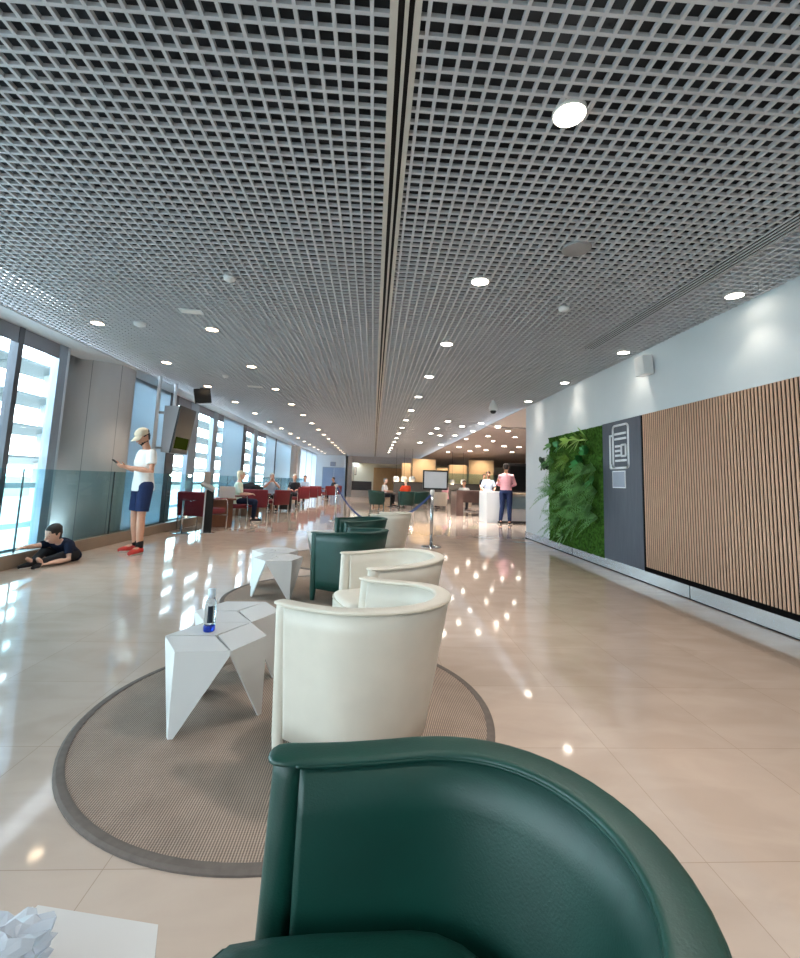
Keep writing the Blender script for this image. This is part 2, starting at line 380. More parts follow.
bm = NB(); c0, c1 = V((XW, 6.78, 0)), V((-5.42, 7.72, 0)); dd = (c1-c0).normalized(); mt = Matrix.Translation(c0) @ Matrix.Rotation(math.atan2(dd.y, dd.x), 4, 'Z'); box(bm, 0, (c1-c0).length, -.05, 0, .05, H+.3, mt); box(bm, -5.50, -5.42, 7.66, 8.75, .05, H+.3); box(bm, -5.42, XW, 8.56, 8.66, .05, H+.3); box(bm, -5.5, XW, 6.7, 8.75, H+.3, H+.35)
struct('added_shade_wall', bm, M['wall'])  # added walls and cover, edge-on to the camera, keep sky light off the column
window(8.55, 10.2, [(8.55, 8.6, 'mulldark')], 'blindblue', .1)
window(10.2, 13.8, [(10.2, 10.6, 'mulldark'), (11.35, 11.84, 'mull'), (12.95, 13.3, 'mull')], 'blindgrey')
window(13.8, 15.9, [], 'blindblue', .1)
window(15.9, 19.2, [(15.9, 16.25, 'mulldark'), (17.3, 17.85, 'mull')], 'blindgrey')
window(19.2, 21.2, [(21.1, 21.3, 'mulldark')], 'blindblue', .1)
window(21.2, 26.3, [], 'blindblue', .1)
XW_ = XW; XW = XL-.08
window(26.5, YE, [(29, 29.08, 'mull'), (31.5, 31.58, 'mull')], 'blindwhite', .1)
XW = XW_
# balustrade glass
for k in range(14):
    a = 5.72-1.92*2+1.92*k
    if a+1.9 > YE: break
    nm = ['by the crouching child', 'in front of the near concrete column', 'behind the standing man in shorts', 'under the hanging flight display']
    lab = 'clear glass balustrade panel ' + (nm[k-2] if 2 <= k <= 4 else ('nearest the viewer, left of the crouching child' if k == 1 else 'along the windows past the flight display'))
    t = thing('glass_balustrade', lab if k else 'clear glass balustrade panel beside the viewer, out of view', 'glass panel', (XL+.05, a, .165), 0, 'glass balustrade panels')
    link('pane', B(-.006, .006, .01, 1.905, 0, .99), M['bal'], t); link('edge_joint', B(-.008, .008, -.006, .008, 0, .99), M['gedge'], t)
# exterior sun shading
def sunshade(a, b, lab):
    t = thing('sunshade', lab, 'sunshade', (XW-.75, a, 0), 0, 'outdoor sunshades along the facade'); L_ = b-a
    for z in (2.72, 2.22, 1.75, 1.28):
        bm = NB(); mt = Matrix.Translation((-.1, 0, z)) @ Matrix.Rotation(R(-13), 4, 'Y'); box(bm, -.23, .23, .03, L_-.03, -.02, .02, mt, .008); link('blade', bm, M['louvre'], t)
        bm = NB()
        for yv in (.35*L_, ):
            pts = [(-.32+.06*k, yv, z-.01-.05*math.sin(PI*k/9)-.013*(9-k)*0) for k in range(10)]; tube(bm, pts, [.018]*10, 8)
        link('bracket', bm, M['louvre'], t)
    link('rail', B(-.06, .02, 0, L_, .86, .94), M['louvre'], t)
    link('rail', B(-.06, .02, 0, L_, .26, .34), M['mull'], t)
    link('upright', B(-.5, -.38, .45*L_, .45*L_+.12, -.6, 3.3), M['louvre'], t)
for k in range(10):
    a = -6.9+k*3.1
    lab = 'white outdoor louvre sunshade outside the ' + ('leftmost window beside the crouching child' if k == 3 else 'near concrete column' if k == 4 else 'windows behind the flight display' if k in (5, 6) else 'far windows past the flight display' if k > 6 else 'windows beside the viewer')
    sunshade(a, a+3.08, lab)
o = struct('ground_apron', B(-60, XL-1.6, -60, 160, -3.6, -3.5), M['apron'])
o = struct('ground_grass', B(-400, -60, -120, 300, -3.65, -3.52), M['grass'])
# pitched-roof hangar outside
bm = NB(); t = thing('outdoor_shed', 'pale gabled shed on the apron outside the leftmost window', 'shed', (-21, 21.5, -3.5), .3)
box(bm, -2, 2, -2.5, 2.5, 0, 1.3); link('body', bm, M['louvre'], t)
bm = NB(); poly(bm, [(-2.3, -2.8, 1.2), (0, -2.8, 2.7), (0, 2.8, 2.7), (-2.3, 2.8, 1.2)]); poly(bm, [(2.3, -2.8, 1.2), (0, -2.8, 2.7), (0, 2.8, 2.7), (2.3, 2.8, 1.2)]); poly(bm, [(-2.3, -2.5, 1.2), (2.3, -2.5, 1.2), (0, -2.5, 2.65)]); poly(bm, [(-2.3, 2.5, 1.2), (2.3, 2.5, 1.2), (0, 2.5, 2.65)])
link('roof', bm, M['apron'], t)
# ------------------------------------------------------------------ right wall dressing
t = thing('slat_panel', 'oak vertical slat panel covering the right wall', 'wall panel', (XR, 0, 0))
bm = NB(); y = 1.0
while y < 5.62: box(bm, -.0275, -.022, y, y+.0225, .205, 2.12); y += .0395
link('slats', bm, M['wood'], t); link('backing', B(-.022, 0, 1.0, 5.645, .205, 2.12), M['felt'], t); link('base_strip', B(-.03, 0, 1.0, 5.645, .15, .204), M['felt'], t)
t = thing('icon_panel', 'dark grey wood board with a white newspaper icon between plants and slats', 'sign panel', (XR, 0, 0))
link('board', B(-.03, 0, 5.65, 6.63, .152, 2.12), M['greywood'], t)
bm = NB(); ya, yb, za, zb = 6.42, 5.93, 2.05, 1.45       # icon frame
def uv(u, v): return ya+(yb-ya)*u, za+(zb-za)*v
def bar(bm, u0, v0, u1, v1, th=.028):
    a = uv(u0, v0); b = uv(u1, v1); y0_, y1_ = sorted((a[0], b[0])); z0_, z1_ = sorted((a[1], b[1]))
    box(bm, -.042, -.03, y0_-th/2, y1_+th/2, z0_-th/2, z1_+th/2)
def rr(bm, u0, v0, u1, v1, rad, th=.028, corners='tltrblbr', skip=''):
    p0 = uv(u0, v0); p1 = uv(u1, v1); pts = []
    def arc(cy, cz, a0, a1): 
        for k in range(7): a = R(a0+(a1-a0)*k/6); pts.append((cy+rad*math.cos(a), cz+rad*math.sin(a)))
    yl, yr = max(p0[0], p1[0]), min(p0[0], p1[0]); zt, zb_ = max(p0[1], p1[1]), min(p0[1], p1[1])
    arc(yl-rad, zt-rad, 0, 90); arc(yr+rad, zt-rad, 90, 180); arc(yr+rad, zb_+rad, 180, 270); arc(yl-rad, zb_+rad, 270, 360)
    n = len(pts); 
    for i in range(n):
        a, b = pts[i], pts[(i+1) % n]; d = math.hypot(b[0]-a[0], b[1]-a[1])
        if d < 1e-5: continue
        mt = Matrix.Translation((-.036, (a[0]+b[0])/2, (a[1]+b[1])/2)) @ Matrix.Rotation(math.atan2(b[1]-a[1], b[0]-a[0]), 4, 'X')
        box(bm, -.006, .006, -d/2-th*.2, d/2+th*.2, -th/2, th/2, mt)
rr(bm, .2, 0, 1, 1, .05)
bar(bm, .03, .22, .2, .22); bar(bm, .03, .22, .03, .93); bar(bm, .06, 1, .3, 1); bar(bm, .03, .93, .06, .98)
for v in (.2, .32): bar(bm, .32, v, .86, v, .03)
for v in (.49, .60, .71, .83): bar(bm, .35, v, .55, v, .03)
bar(bm, .66, .83, .86, .83, .03)
rr(bm, .64, .47, .86, .73, .012, .026)
link('newspaper_icon', bm, M['icon'], t)
link('plate', B(-.038, -.03, 6.02, 6.35, 1.17, 1.41), M['icon'], t); link('plate_face', B(-.041, -.038, 6.035, 6.335, 1.185, 1.395), M['plate'], t)
# living wall
t = thing('living_wall', 'green living wall panel of moss and ferns on the right wall', 'plant wall', (XR, 0, 0))
bm = NB(); ny, nz = 110, 110; g = []
for i in range(ny+1):
    row = []
    for j in range(nz+1):
        yv = 6.64+(8.73-6.64)*i/ny; zv = .13+(2.12-.13)*j/nz; e = min(i, ny-i, j, nz-j)
        d = .045+.035*noise.noise(V((yv*9, zv*9, 0)))+.022*noise.noise(V((yv*34, zv*34, 3)))
        row.append(bm.verts.new((-(d if e > 0 else .0), yv+.012*noise.noise(V((zv*30, 1, yv*5))), zv+.012*noise.noise(V((yv*30, 7, 0))))))
    g.append(row)
for i in range(ny):
    for j in range(nz): bm.faces.new((g[i][j], g[i+1][j], g[i+1][j+1], g[i][j+1]))
o = link('moss', bm, M['moss'], t, True); o['kind'] = 'stuff'
def frond(bm, p, d, L_, droop, wid, n=11):
    """arching stem with paired leaflets"""
    p = V(p); d = V(d).normalized(); prev = p
    for k in range(1, n+1):
        f = k/n; q = p + d*L_*f + V((0, 0, -droop*L_*f*f)); tdir = (q-prev).normalized(); s = tdir.cross(V((-1, 0, .3))).normalized(); lw = wid*math.sin(PI*(.12+.86*f))
        for sg in (-1, 1):
            tip = q + s*sg*lw + tdir*lw*.5 + V((-.01, 0, -.15*lw)); w = tdir*L_/n*.42
            poly(bm, [prev, prev+w+s*sg*lw*.5+V((-.006, 0, 0)), tip, prev-w*.3+s*sg*lw*.45])
        nrm = s*.004; poly(bm, [prev-nrm, prev+nrm, q+nrm*.5, q-nrm*.5]); prev = q
def blade(bm, p, d, L_, wid, droop=.5, n=6):
    p = V(p); d = V(d).normalized(); s = d.cross(V((-.8, .1, .5))).normalized(); a = None
    for k in range(n+1):
        f = k/n; q = p+d*L_*f+V((0, 0, -droop*L_*f*f)); w = wid*math.sin(PI*min(.999, .1+.9*f))**.8*(1 if f < .95 else .3)
        c = (bm.verts.new(q+s*w), bm.verts.new(q+V((-.15*w, 0, 0))), bm.verts.new(q-s*w))
        if a: bm.faces.new((a[0], a[1], c[1], c[0])); bm.faces.new((a[1], a[2], c[2], c[1]))
        a = c
def pw(x, y): q = at(x, y, 0, XR-.06); return (-.10, q.y, q.z)
rnd = random.Random(3)
for (px, py, n, L_, w, m_) in [(566, 478, 12, .42, .075, 'leaf1'), (588, 488, 13, .46, .08, 'leaf1'), (574, 505, 12, .44, .07, 'leaf1'), (594, 508, 12, .40, .07, 'leaf1'), (557, 492, 9, .40, .06, 'leaf1'), (561, 520, 10, .36, .06, 'leaf1'), (580, 520, 10, .42, .06, 'leaf1'), (590, 470, 9, .34, .06, 'leaf1'), (556, 462, 8, .32, .05, 'leaf1'), (571, 460, 8, .3, .06, 'leaf3'), (599, 492, 9, .34, .06, 'leaf1'), (598, 470, 8, .28, .05, 'leaf1'), (600, 518, 7, .3, .05, 'leaf1')]:
    bm = NB(); p = pw(px, py)
    for k in range(n):
        a = R(rnd.uniform(-70, 250)); frond(bm, p, (-.55-.5*rnd.random(), math.cos(a)*.8, math.sin(a)*.7+.15), L_*rnd.uniform(.8, 1.25), rnd.uniform(.3, .8), w*1.25)
    link('fern', bm, M[m_], t)
for (px, py, n, L_, w, m_) in [(584, 463, 14, .17, .055, 'leaf2'), (590, 453, 10, .15, .05, 'leaf2'), (571, 441, 9, .16, .03, 'leaf3'), (582, 440, 10, .22, .022, 'leaf3'), (562, 446, 9, .14, .035, 'leaf2'), (553, 446, 8, .13, .03, 'leaf1'), (590, 440, 7, .26, .014, 'leaf3'), (596, 480, 9, .16, .035, 'leaf2'), (566, 535, 8, .16, .02, 'leaf1')]:
    bm = NB(); p = pw(px, py)
    for k in range(n):
        a = R(rnd.uniform(0, 360)); blade(bm, p, (-.5-.4*rnd.random(), math.cos(a)*.8, math.sin(a)*.8+.2), L_*rnd.uniform(.9, 1.4), w*rnd.uniform(1.0, 1.4), rnd.uniform(.1, .5))
    link('leafy_plant', bm, M[m_], t)
bm = NB(); c = at(544, 464, 1, 8.82) - V((XR, 0, 0))
tube(bm, [(-.04, 8.7, c.z), (c.x*.6, 8.78, c.z-.01), (c.x, 8.82, c.z)], [.006, .005, .004], 6)
for k in range(13):
    q = V((c.x+rnd.uniform(-.06, .05), 8.82+rnd.uniform(-.05, .06), c.z+rnd.uniform(-.07, .08))); mt = Matrix.Translation(q) @ Matrix.Rotation(rnd.uniform(-.7, .7), 4, 'X') @ Matrix.Rotation(rnd.uniform(.7, 1.9), 4, 'Y')
    vs = [bm.verts.new(mt @ V(((.075)*math.cos(2*PI*i/12), .075*math.sin(2*PI*i/12), .008*math.cos(4*PI*i/12)))) for i in range(12)]; bm.faces.new(vs)
link('round_leaf_sprig', bm, M['leaf4'], t)
# white wall speaker
t = thing('wall_speaker', 'small white box speaker high on the right wall', 'speaker', (XR, 5.42, 2.60), 0)
bm = NB(); box(bm, -.16, -.03, -.10, .10, 0, .245, Matrix.Rotation(R(-4), 4, 'Y'), .012); link('housing', bm, M['offwhite'], t)
bm = NB(); lathe(bm, [(.03, 0), (.03, .04)], 16); bmesh.ops.rotate(bm, cent=(0, 0, 0), matrix=Matrix.Rotation(R(-90), 3, 'X'), verts=bm.verts); bmesh.ops.translate(bm, vec=(-.1, .09, .10), verts=bm.verts); link('knob', bm, M['darkgrey'], t)
link('bracket', B(-.04, 0, -.03, .03, .08, .15), M['offwhite'], t)
# ------------------------------------------------------------------ ceiling fittings
lamps = []
def lamp(x, y, label, r=.074, warm=False, spot=0, group='ceiling downlights', z=H):
    o = thing('downlight', label, 'ceiling light', (x, y, z), 0, group)
    bm = NB(); ring_prof(bm, [(r+.006, -.010), (r+.006, .012), (r, .012), (r, -.010), (r+.004, -.012)], 28); link('ring', bm, M['lampring'], o)
    bm = NB(); disc(bm, (0, 0, -.011), r, 28); link('diffuser', bm, M['lampwarm' if warm else 'lamp'], o)
    if spot:
        l = bpy.data.lights.new('downlight_beam', 'SPOT'); l.energy = spot; l.spot_size = R(96); l.spot_blend = .6; l.shadow_soft_size = .06
        l.color = (1, .88, .74) if warm or abs(x-3.24) < .01 else (1, .96, .91)
        lo = bpy.data.objects.new('downlight_beam', l); COL.objects.link(lo); lo.parent = o; lo.location = (0, 0, -.02)
ordn = ['first', 'second', 'third', 'fourth', 'fifth', 'sixth', 'seventh', 'eighth', 'ninth', 'tenth', 'eleventh', 'twelfth', 'thirteenth', 'fourteenth', 'fifteenth']
for k in range(-3, 15):
    lamp(.88, 1.96+1.86*k, f'bright round downlight, {ordn[k]} from the viewer in the row right of the slot' if 0 <= k else 'bright round downlight above and behind the viewer, out of view', spot=95 if k < 9 else 150)
for k in range(-3, 5):
    lamp(3.24, 1.94+1.86*k, (f'round downlight, {ordn[k-1]} from the viewer in the row close to the right wall' if 1 <= k else 'round downlight close to the right wall, out of view'), .07, spot=9)
for k in range(0, 15):
    lamp(-2.08, 5.58+1.84*k, f'warm round downlight, {ordn[k]} from the viewer in the row left of the slot', .07, True, spot=60 if k < 6 else 120)
for k in range(0, 15):
    lamp(-3.45, 5.56+1.86*k, f'warm round downlight, {ordn[k]} from the viewer in the row by the windows', .07, True, spot=45 if k < 7 else 110)
far = [(448, 422), (462, 427), (481, 424), (437, 429), (431, 434), (420, 443), (508, 431), (440, 436), (455, 436), (466, 439), (473, 432), (488, 436), (493, 441), (519, 447), (478, 446), (504, 446), (459, 447), (441, 445), (486, 450), (515, 437), (498, 428), (512, 452), (470, 451), (448, 452)]
for i, (px, py) in enumerate(far):
    q = at(px, py, 2, H-.03)
    lamp(q.x, q.y, 'small round downlight in the dim ceiling over the far bar and counters', .08 if q.y < 20 else .11, spot=230 if i % 2 == 0 else 0, group='downlights over the far bar', z=H-.03 if (q.x > XR and q.y > 14) or q.y > YE else H-.002)
o = link('ceiling_speaker', lathe(NB(), [(.105, -.012), (.11, 0), (.11, .01), (.02, .01)], 32), M['greyplastic']); place(o, (1.47, 3.18, H)); tag(o, 'grey round speaker grille in the ceiling right of the slot', 'ceiling speaker')
def small_vent(x, y, w, l, lab, rz=0):
    t = thing('ceiling_vent', lab, 'ceiling vent', (x, y, H), rz); link('frame', B(-w/2, w/2, -l/2, l/2, -.01, .0), M['offwhite'], t); link('grille', B(-w/2+.015, w/2-.015, -l/2+.015, l/2-.015, -.014, -.01), M['lampring'], t)
small_vent(-2.1, 4.98, .24, .13, 'white rectangular vent in the ceiling above the near windows', .1)
small_vent(-2.45, 9.1, .3, .16, 'white rectangular vent in the ceiling right of the small black hanging screen', .1)
def detector(x, y, lab, r=.05):
    o = link('smoke_detector', lathe(NB(), [(r*.55, -.045), (r, -.03), (r*1.1, 0), (r*.4, .005)], 20), M['offwhite'], None, True); place(o, (x, y, H)); tag(o, lab, 'smoke detector')
detector(-2.91, 5.49, 'white smoke detector between the two nearest left downlights', .065); detector(-1.39, 4.04, 'small white detector nearest the viewer left of the slot'); detector(1.85, 4.3, 'small white detector beyond the grey ceiling speaker'); detector(-2.75, 8.2, 'small white detector above the near left windows, farther than the vent')
t = thing('security_camera', 'white dome security camera hanging from the ceiling before the wall end', 'camera', (2.5, 9.45, H))
link('housing', lathe(NB(), [(.085, -.23), (.10, -.17), (.07, -.08), (.035, -.03), (.04, 0)], 24), M['offwhite'], t, True); link('dome', lathe(NB(), [(.01, -.295), (.045, -.285), (.06, -.26), (.068, -.23)], 24), M['black'], t, True)
# ------------------------------------------------------------------ tub chairs
def chair(label, mk, loc, face, group, sc=1.0):
    """tub chair; local +X is the front"""
    mm, mp = M[mk], M[mk+'p']
    t = thing('tub_chair', label, 'chair', loc, face, group); t.scale = (sc, sc, 1)
    a, th, fx = .285, .058, .195
    N = 26; path = []                       # (top x, top y, tangent angle param 0..1)
    for k in range(5): path.append((fx-fx*k/5, -a))
    for k in range(N+1):
        an = -PI/2-PI*k/N; path.append((a*1.03*math.cos(an), a*math.sin(an)))
    for k in range(1, 6): path.append((fx*k/5, a))
    path[-1] = (fx, a); path[0] = (fx+.012, -a); path.append((fx+.012, a)); path[0:1] = [path[0], (fx, -a)]
    n = len(path)
    def st(i, f):
        """centre line at height fraction f (1 rim, 0 shell foot)"""
        x, y = path[i]; back = max(0, min(1, (fx-x)/(fx+a)))
        xb = x*(1-.34*(1 if x < 0 else .0)); yb = y*.86
        return V((xb+(x-xb)*f, yb+(y-yb)*f, 0)), back
    def nrm(i):
        p, q = path[max(0, i-1)], path[min(n-1, i+1)]; d = V((q[0]-p[0], q[1]-p[1], 0)).normalized(); return V((-d.y, d.x, 0))*-1
    def rim_z(back): s = back*back*(3-2*back); return .642+.026*s
    # shell
    bm = NB(); rings = []
    for i in range(n):
        nv = nrm(i); ring = []
        for sg, fs in ((1, [j/6 for j in range(7)]), (-1, [j/6 for j in range(6, -1, -1)])):
            for f in fs:
                c, back = st(i, f); zt = rim_z(back)-.005; z = .115+(zt-.115)*f; bul = .008*math.sin(PI*f)*(1 if sg > 0 else .0)
                ring.append(bm.verts.new(c+nv*sg*(th/2+bul)+V((0, 0, z))))
        rings.append(ring)
    m_ = len(rings[0])
    for r0, r1 in zip(rings, rings[1:]):
        for k in range(m_): bm.faces.new((r0[k], r0[(k+1) % m_], r1[(k+1) % m_], r1[k]))
    bm.faces.new(rings[0]); bm.faces.new(rings[-1][::-1]); link('shell', bm, mm, t, True)
    # flat rim band, running on over the front posts
    bm = NB(); rings = []; K = 16; ext = []
    nv0, nv1 = nrm(0), nrm(n-1)
    for d, wf in ((.074, .25), (.070, .6), (.060, .88), (.04, 1), (.02, 1)): ext.append((V((fx+d, -a, 0)), nv0, 1, wf))
    seq = ext + [(st(i, 1)[0], nrm(i), st(i, 1)[1], 1) for i in range(n)] + [(V((p.x, a, 0)), nv1, bk, wf) for p, _, bk, wf in ext[::-1]]
    seq = [(c, nv, (back if k >= 5 and k < len(seq)-5 else 0), wf) for k, (c, nv, back, wf) in enumerate(seq)]
    for c, nv, back, wf in seq:
        z = rim_z(back); ring = []
        for k in range(K):
            an = 2*PI*k/K; cx = math.copysign(abs(math.cos(an))**.5, math.cos(an)); cz = math.copysign(abs(math.sin(an))**.7, math.sin(an))
            ring.append(bm.verts.new(c+nv*cx*(th/2+.004)*wf+V((0, 0, z-.009+cz*(.009 if cz > 0 else .005)*wf))))
        rings.append(ring)
    for r0, r1 in zip(rings, rings[1:]):
        for k in range(K): bm.faces.new((r0[k], r0[(k+1) % K], r1[(k+1) % K], r1[k]))
    bm.faces.new(rings[0]); bm.faces.new(rings[-1][::-1]); rim = link('rim', bm, mm, t, True)
    for sg in (1, -1):                      # piping seams along the rim
        pts = [c+nv*sg*(th/2+.003)+V((0, 0, rim_z(back)-.011)) for c, nv, back, wf in seq[4:-4]]
        bm = NB(); tube(bm, pts, [.0034]*len(pts), 8); link('piping', bm, mp, rim, True)
    # front posts that run down as legs
    for sg in (1, -1):
        bm = NB(); y_ = sg*a
        prof = [(0, .020, .016), (.03, .024, .018), (.10, .030, .022), (.3, .032, .026), (.45, .034, .0285), (.605, .036, .0305), (.628, .035, .029), (.634, .028, .023)]
        tube(bm, [(fx+.030+.03*(1-min(1, z/.6)), y_*(.86+.14*min(1, z/.6)), z) for z, r1, r2 in prof], [(r2, r1) for z, r1, r2 in prof], 18, side=(0, 1, 0)); link('front_leg', bm, mm, t, True)
    for sg in (1, -1): link('back_leg', lathe(NB(), [(.014, 0), (.022, .145)], 12, (-.13, sg*.15, 0)), M['black'], t, True)
    # seat
    bm = NB(); out = []
    inn = a-.075
    for k in range(13): an = -PI/2-PI*k/12; out.append((inn*math.cos(an)*.8, inn*math.sin(an)))
    out += [(.16, inn), (.24, inn*.98)]
    for k in range(1, 8): an = PI/2-PI*k/8; out.append((.25+.103*math.cos(an)**.6, inn*.98*math.copysign(abs(math.sin(an))**.6, math.sin(an))))
    out += [(.24, -inn*.98), (.16, -inn)]
    cx_ = .06
    rings = []
    for (s_, z) in ((.93, .215), (.985, .225), (1, .25), (1, .368), (.985, .393), (.95, .408), (.85, .415), (.5, .42)):
        rings.append([bm.verts.new((cx_+(x-cx_)*s_, y*s_, z)) for x, y in out])
    for r0, r1 in zip(rings, rings[1:]):
        for k in range(len(out)): bm.faces.new((r0[k], r0[(k+1) % len(out)], r1[(k+1) % len(out)], r1[k]))
    bm.faces.new(rings[0][::-1]); bm.faces.new(rings[-1]); seat = link('seat', bm, mm, t, True)
    bm = NB(); pts = [(cx_+(x-cx_)*1.002, y*1.002, .388) for x, y in out]; tube(bm, pts+pts[:1], [.0042]*(len(pts)+1), 8); link('piping', bm, mp, seat, True)
    return t
GC = 'tub chairs in the lounge row'
chair('dark green leather tub chair filling the foreground', 'green', (.10, .645, 0), R(181), GC)
chair('ivory leather tub chair just behind the green foreground chair', 'white', (.02, 2.06, .0095), R(146), GC, 1.04)
chair('ivory leather tub chair facing the viewer, behind the nearest ivory one', 'white', (.15, 3.06, .0095), R(199), GC, 1.04)
chair('green leather tub chair seen from behind beyond the ivory pair', 'green', (-.17, 4.58, .0095), R(149), GC, 1.06)
chair('green leather tub chair, farther one of the middle green pair', 'green', (-.14, 5.95, .0095), R(195), GC, 1.06)
chair('ivory leather tub chair farthest in the row, beyond the green pair', 'white', (.30, 7.2, .0095), R(165), GC)
# ------------------------------------------------------------------ faceted tables
def table(label, loc, rz, group='faceted white tables'):
    t = thing('faceted_table', label, 'table', loc, rz, group); r, h = .24, .363
    vt = [V((r*math.cos(R(60*k)), r*math.sin(R(60*k)), 0)) for k in range(6)]
    for j in (0, 2, 4):                     # leaf with a fin-shaped leg under vertex j
        v0, va, vb = vt[j], vt[(j-1) % 6], vt[(j+1) % 6]; g = .004
        ins = (va+vb)*.0
        c = v0*.02
        def sh(p): return p + (v0*.5-p)*.0 + (v0.normalized()*g if p.length < .1 else (v0-p).normalized()*g)
        top = [sh(c)+V((0, 0, h)), sh(va)+V((0, 0, h)), v0+V((0, 0, h)), sh(vb)+V((0, 0, h))]
        bm = NB(); lo = [p-V((0, 0, .012)) for p in top]
        T = [bm.verts.new(p) for p in top]; B_ = [bm.verts.new(p) for p in lo]
        bm.faces.new(T); bm.faces.new(B_[::-1])
        for k in (0, 3): bm.faces.new((T[k], T[(k+1) % 4], B_[(k+1) % 4], B_[k]))
        bm.faces.new((T[1], T[2], B_[2], B_[1])); bm.faces.new((T[2], T[3], B_[3], B_[2]))
        leaf = link('leaf', bm, M['table'], t)
        bm = NB(); nn = v0.normalized(); f_ = v0*.995
        for vv in (sh(va), sh(vb)):
            e = (vv-v0).normalized(); tip0 = f_; tip1 = f_+e*.022
            inn = -(vv+v0).normalized()*.010
            o4 = [v0+V((0, 0, h-.0005)), vv+V((0, 0, h-.0005)), vv+V((0, 0, h-.02)), tip1, tip0]
            A = [bm.verts.new(p) for p in o4]; Bq = [bm.verts.new(p+inn) for p in o4]
            bm.faces.new(A); bm.faces.new(Bq[::-1])
            for k in range(5): bm.faces.new((A[k], A[(k+1) % 5], Bq[(k+1) % 5], Bq[k]))
        link('leg', bm, M['table'], t)
    return t
table('white faceted table with a water bottle on it, on the near round rug', (-.735, 2.365, .010), R(3))
table('white faceted table pushed behind the one with the bottle, near rug', (-.755, 2.785, .010), R(3))
table('white faceted table nearer of the two on the second round rug', (-.905, 4.64, .010), R(73))
table('white faceted table farther of the two on the second round rug', (-1.02, 5.06, .010), R(73))
table('white faceted table on the farthest round rug, beyond the green chair', (-.72, 6.95, .010), R(20))
table('white faceted table corner at the bottom left edge under a plastic wrapper', (-.50, .73, 0), R(50))
# rugs
def rug(lab, c):
    t = thing('round_rug', lab, 'rug', (c[0], c[1], 0), 0, 'round woven rugs')
    link('weave', lathe(NB(), [(.95, 0), (.95, .0095), (.02, .0095)], 96), M['rug'], t)
    link('binding', lathe_ring(.942, .98, .0, .0115), M['rugedge'], t)
def lathe_ring(r0, r1, z0, z1, n=96):
    bm = NB(); prof = [(r0, z0), (r0, z1), (r0+.008, z1+.001), (r1-.01, z1+.001), (r1, z1*.6), (r1, z0)]; rings = []
    for r, z in prof: rings.append([bm.verts.new((r*math.cos(2*PI*k/n), r*math.sin(2*PI*k/n), z)) for k in range(n)])
    for i in range(len(rings)):
        a, b = rings[i], rings[(i+1) % len(rings)]
        for k in range(n): bm.faces.new((a[k], a[(k+1) % n], b[(k+1) % n], b[k]))
    return bm
rug('grey brown woven round rug under the nearest ivory chair and bottle table', (-.34, 2.45))
rug('grey brown woven round rug under the middle white tables', (-.42, 4.66))
rug('grey brown woven round rug farthest from the viewer', (-.35, 6.86))
# bottle
t = thing('water_bottle', 'clear water bottle with dark label and blue base on white faceted table', 'bottle', (-.795, 2.43, .3735), .3); t.scale = (.9, .9, .87)
link('bottle_body', lathe(NB(), [(.028, 0), (.031, .006), (.031, .15), (.029, .165), (.018, .185), (.0165, .19)], 28), M['bottle'], t, True)
link('bottle_base', lathe(NB(), [(.0285, -.0005), (.0316, .006), (.0316, .034), (.0312, .036)], 28), M['bluebase'], t, True)
link('cap', lathe(NB(), [(.0185, .188), (.0195, .192), (.0195, .232), (.017, .236)], 24), M['labelclear'], t, True)
bm = NB()
for (a0, a1, z0, z1, mi) in ((-115, -62, .052, .145, 0),):
    vs = []
    for k in range(9):
        a = R(a0+(a1-a0)*k/8); vs.append((bm.verts.new((.0318*math.cos(a), .0318*math.sin(a), z0)), bm.verts.new((.0318*math.cos(a), .0318*math.sin(a), z1))))
    for p, q in zip(vs, vs[1:]): bm.faces.new((p[0], q[0], q[1], p[1]))
link('label_panel', bm, M['label'], t)
bm = NB()
for k in range(7):                          # small dark vertical marks beside the label
    a = R(-48+6*(k % 2)); z = .05+.014*k; box(bm, -.0006, .0006, -.003, .003, z, z+.008, Matrix.Rotation(a, 4, 'Z') @ Matrix.Translation((.032, 0, 0)))
link('marks', bm, M['label'], t)
# crumpled wrapper
def crumple(bm, c, sx, sy, sz, seed, sub=4, amp=.5):
    r = bmesh.ops.create_icosphere(bm, subdivisions=sub, radius=1)
    for v in r['verts']:
        d = v.co.normalized(); k = 1+amp*noise.noise(d*2.1+V((seed, 0, 0)))+amp*.5*abs(noise.noise(d*5.3+V((0, seed, 0))))+amp*.25*noise.noise(d*11+V((seed, seed, 0)))
        v.co = V((d.x*k*sx, d.y*k*sy, max(-.95, d.z)*k*sz))+V(c)
o = NB(); crumple(o, (0, 0, .045), .085, .07, .045, 2.3, 4, .75); crumple(o, (-.10, -.02, .045), .08, .085, .05, 5.1, 4, .75)
mn = min(v.co.z for v in o.verts)
for v in o.verts: v.co.z = max(v.co.z, .001)
o = link('plastic_wrapper', o, M['film'], None, False); o.scale = (1, 1, .7); place(o, (-.565, .80, .364)); tag(o, 'crumpled clear plastic wrapper on the white table corner at bottom left', 'wrapper')
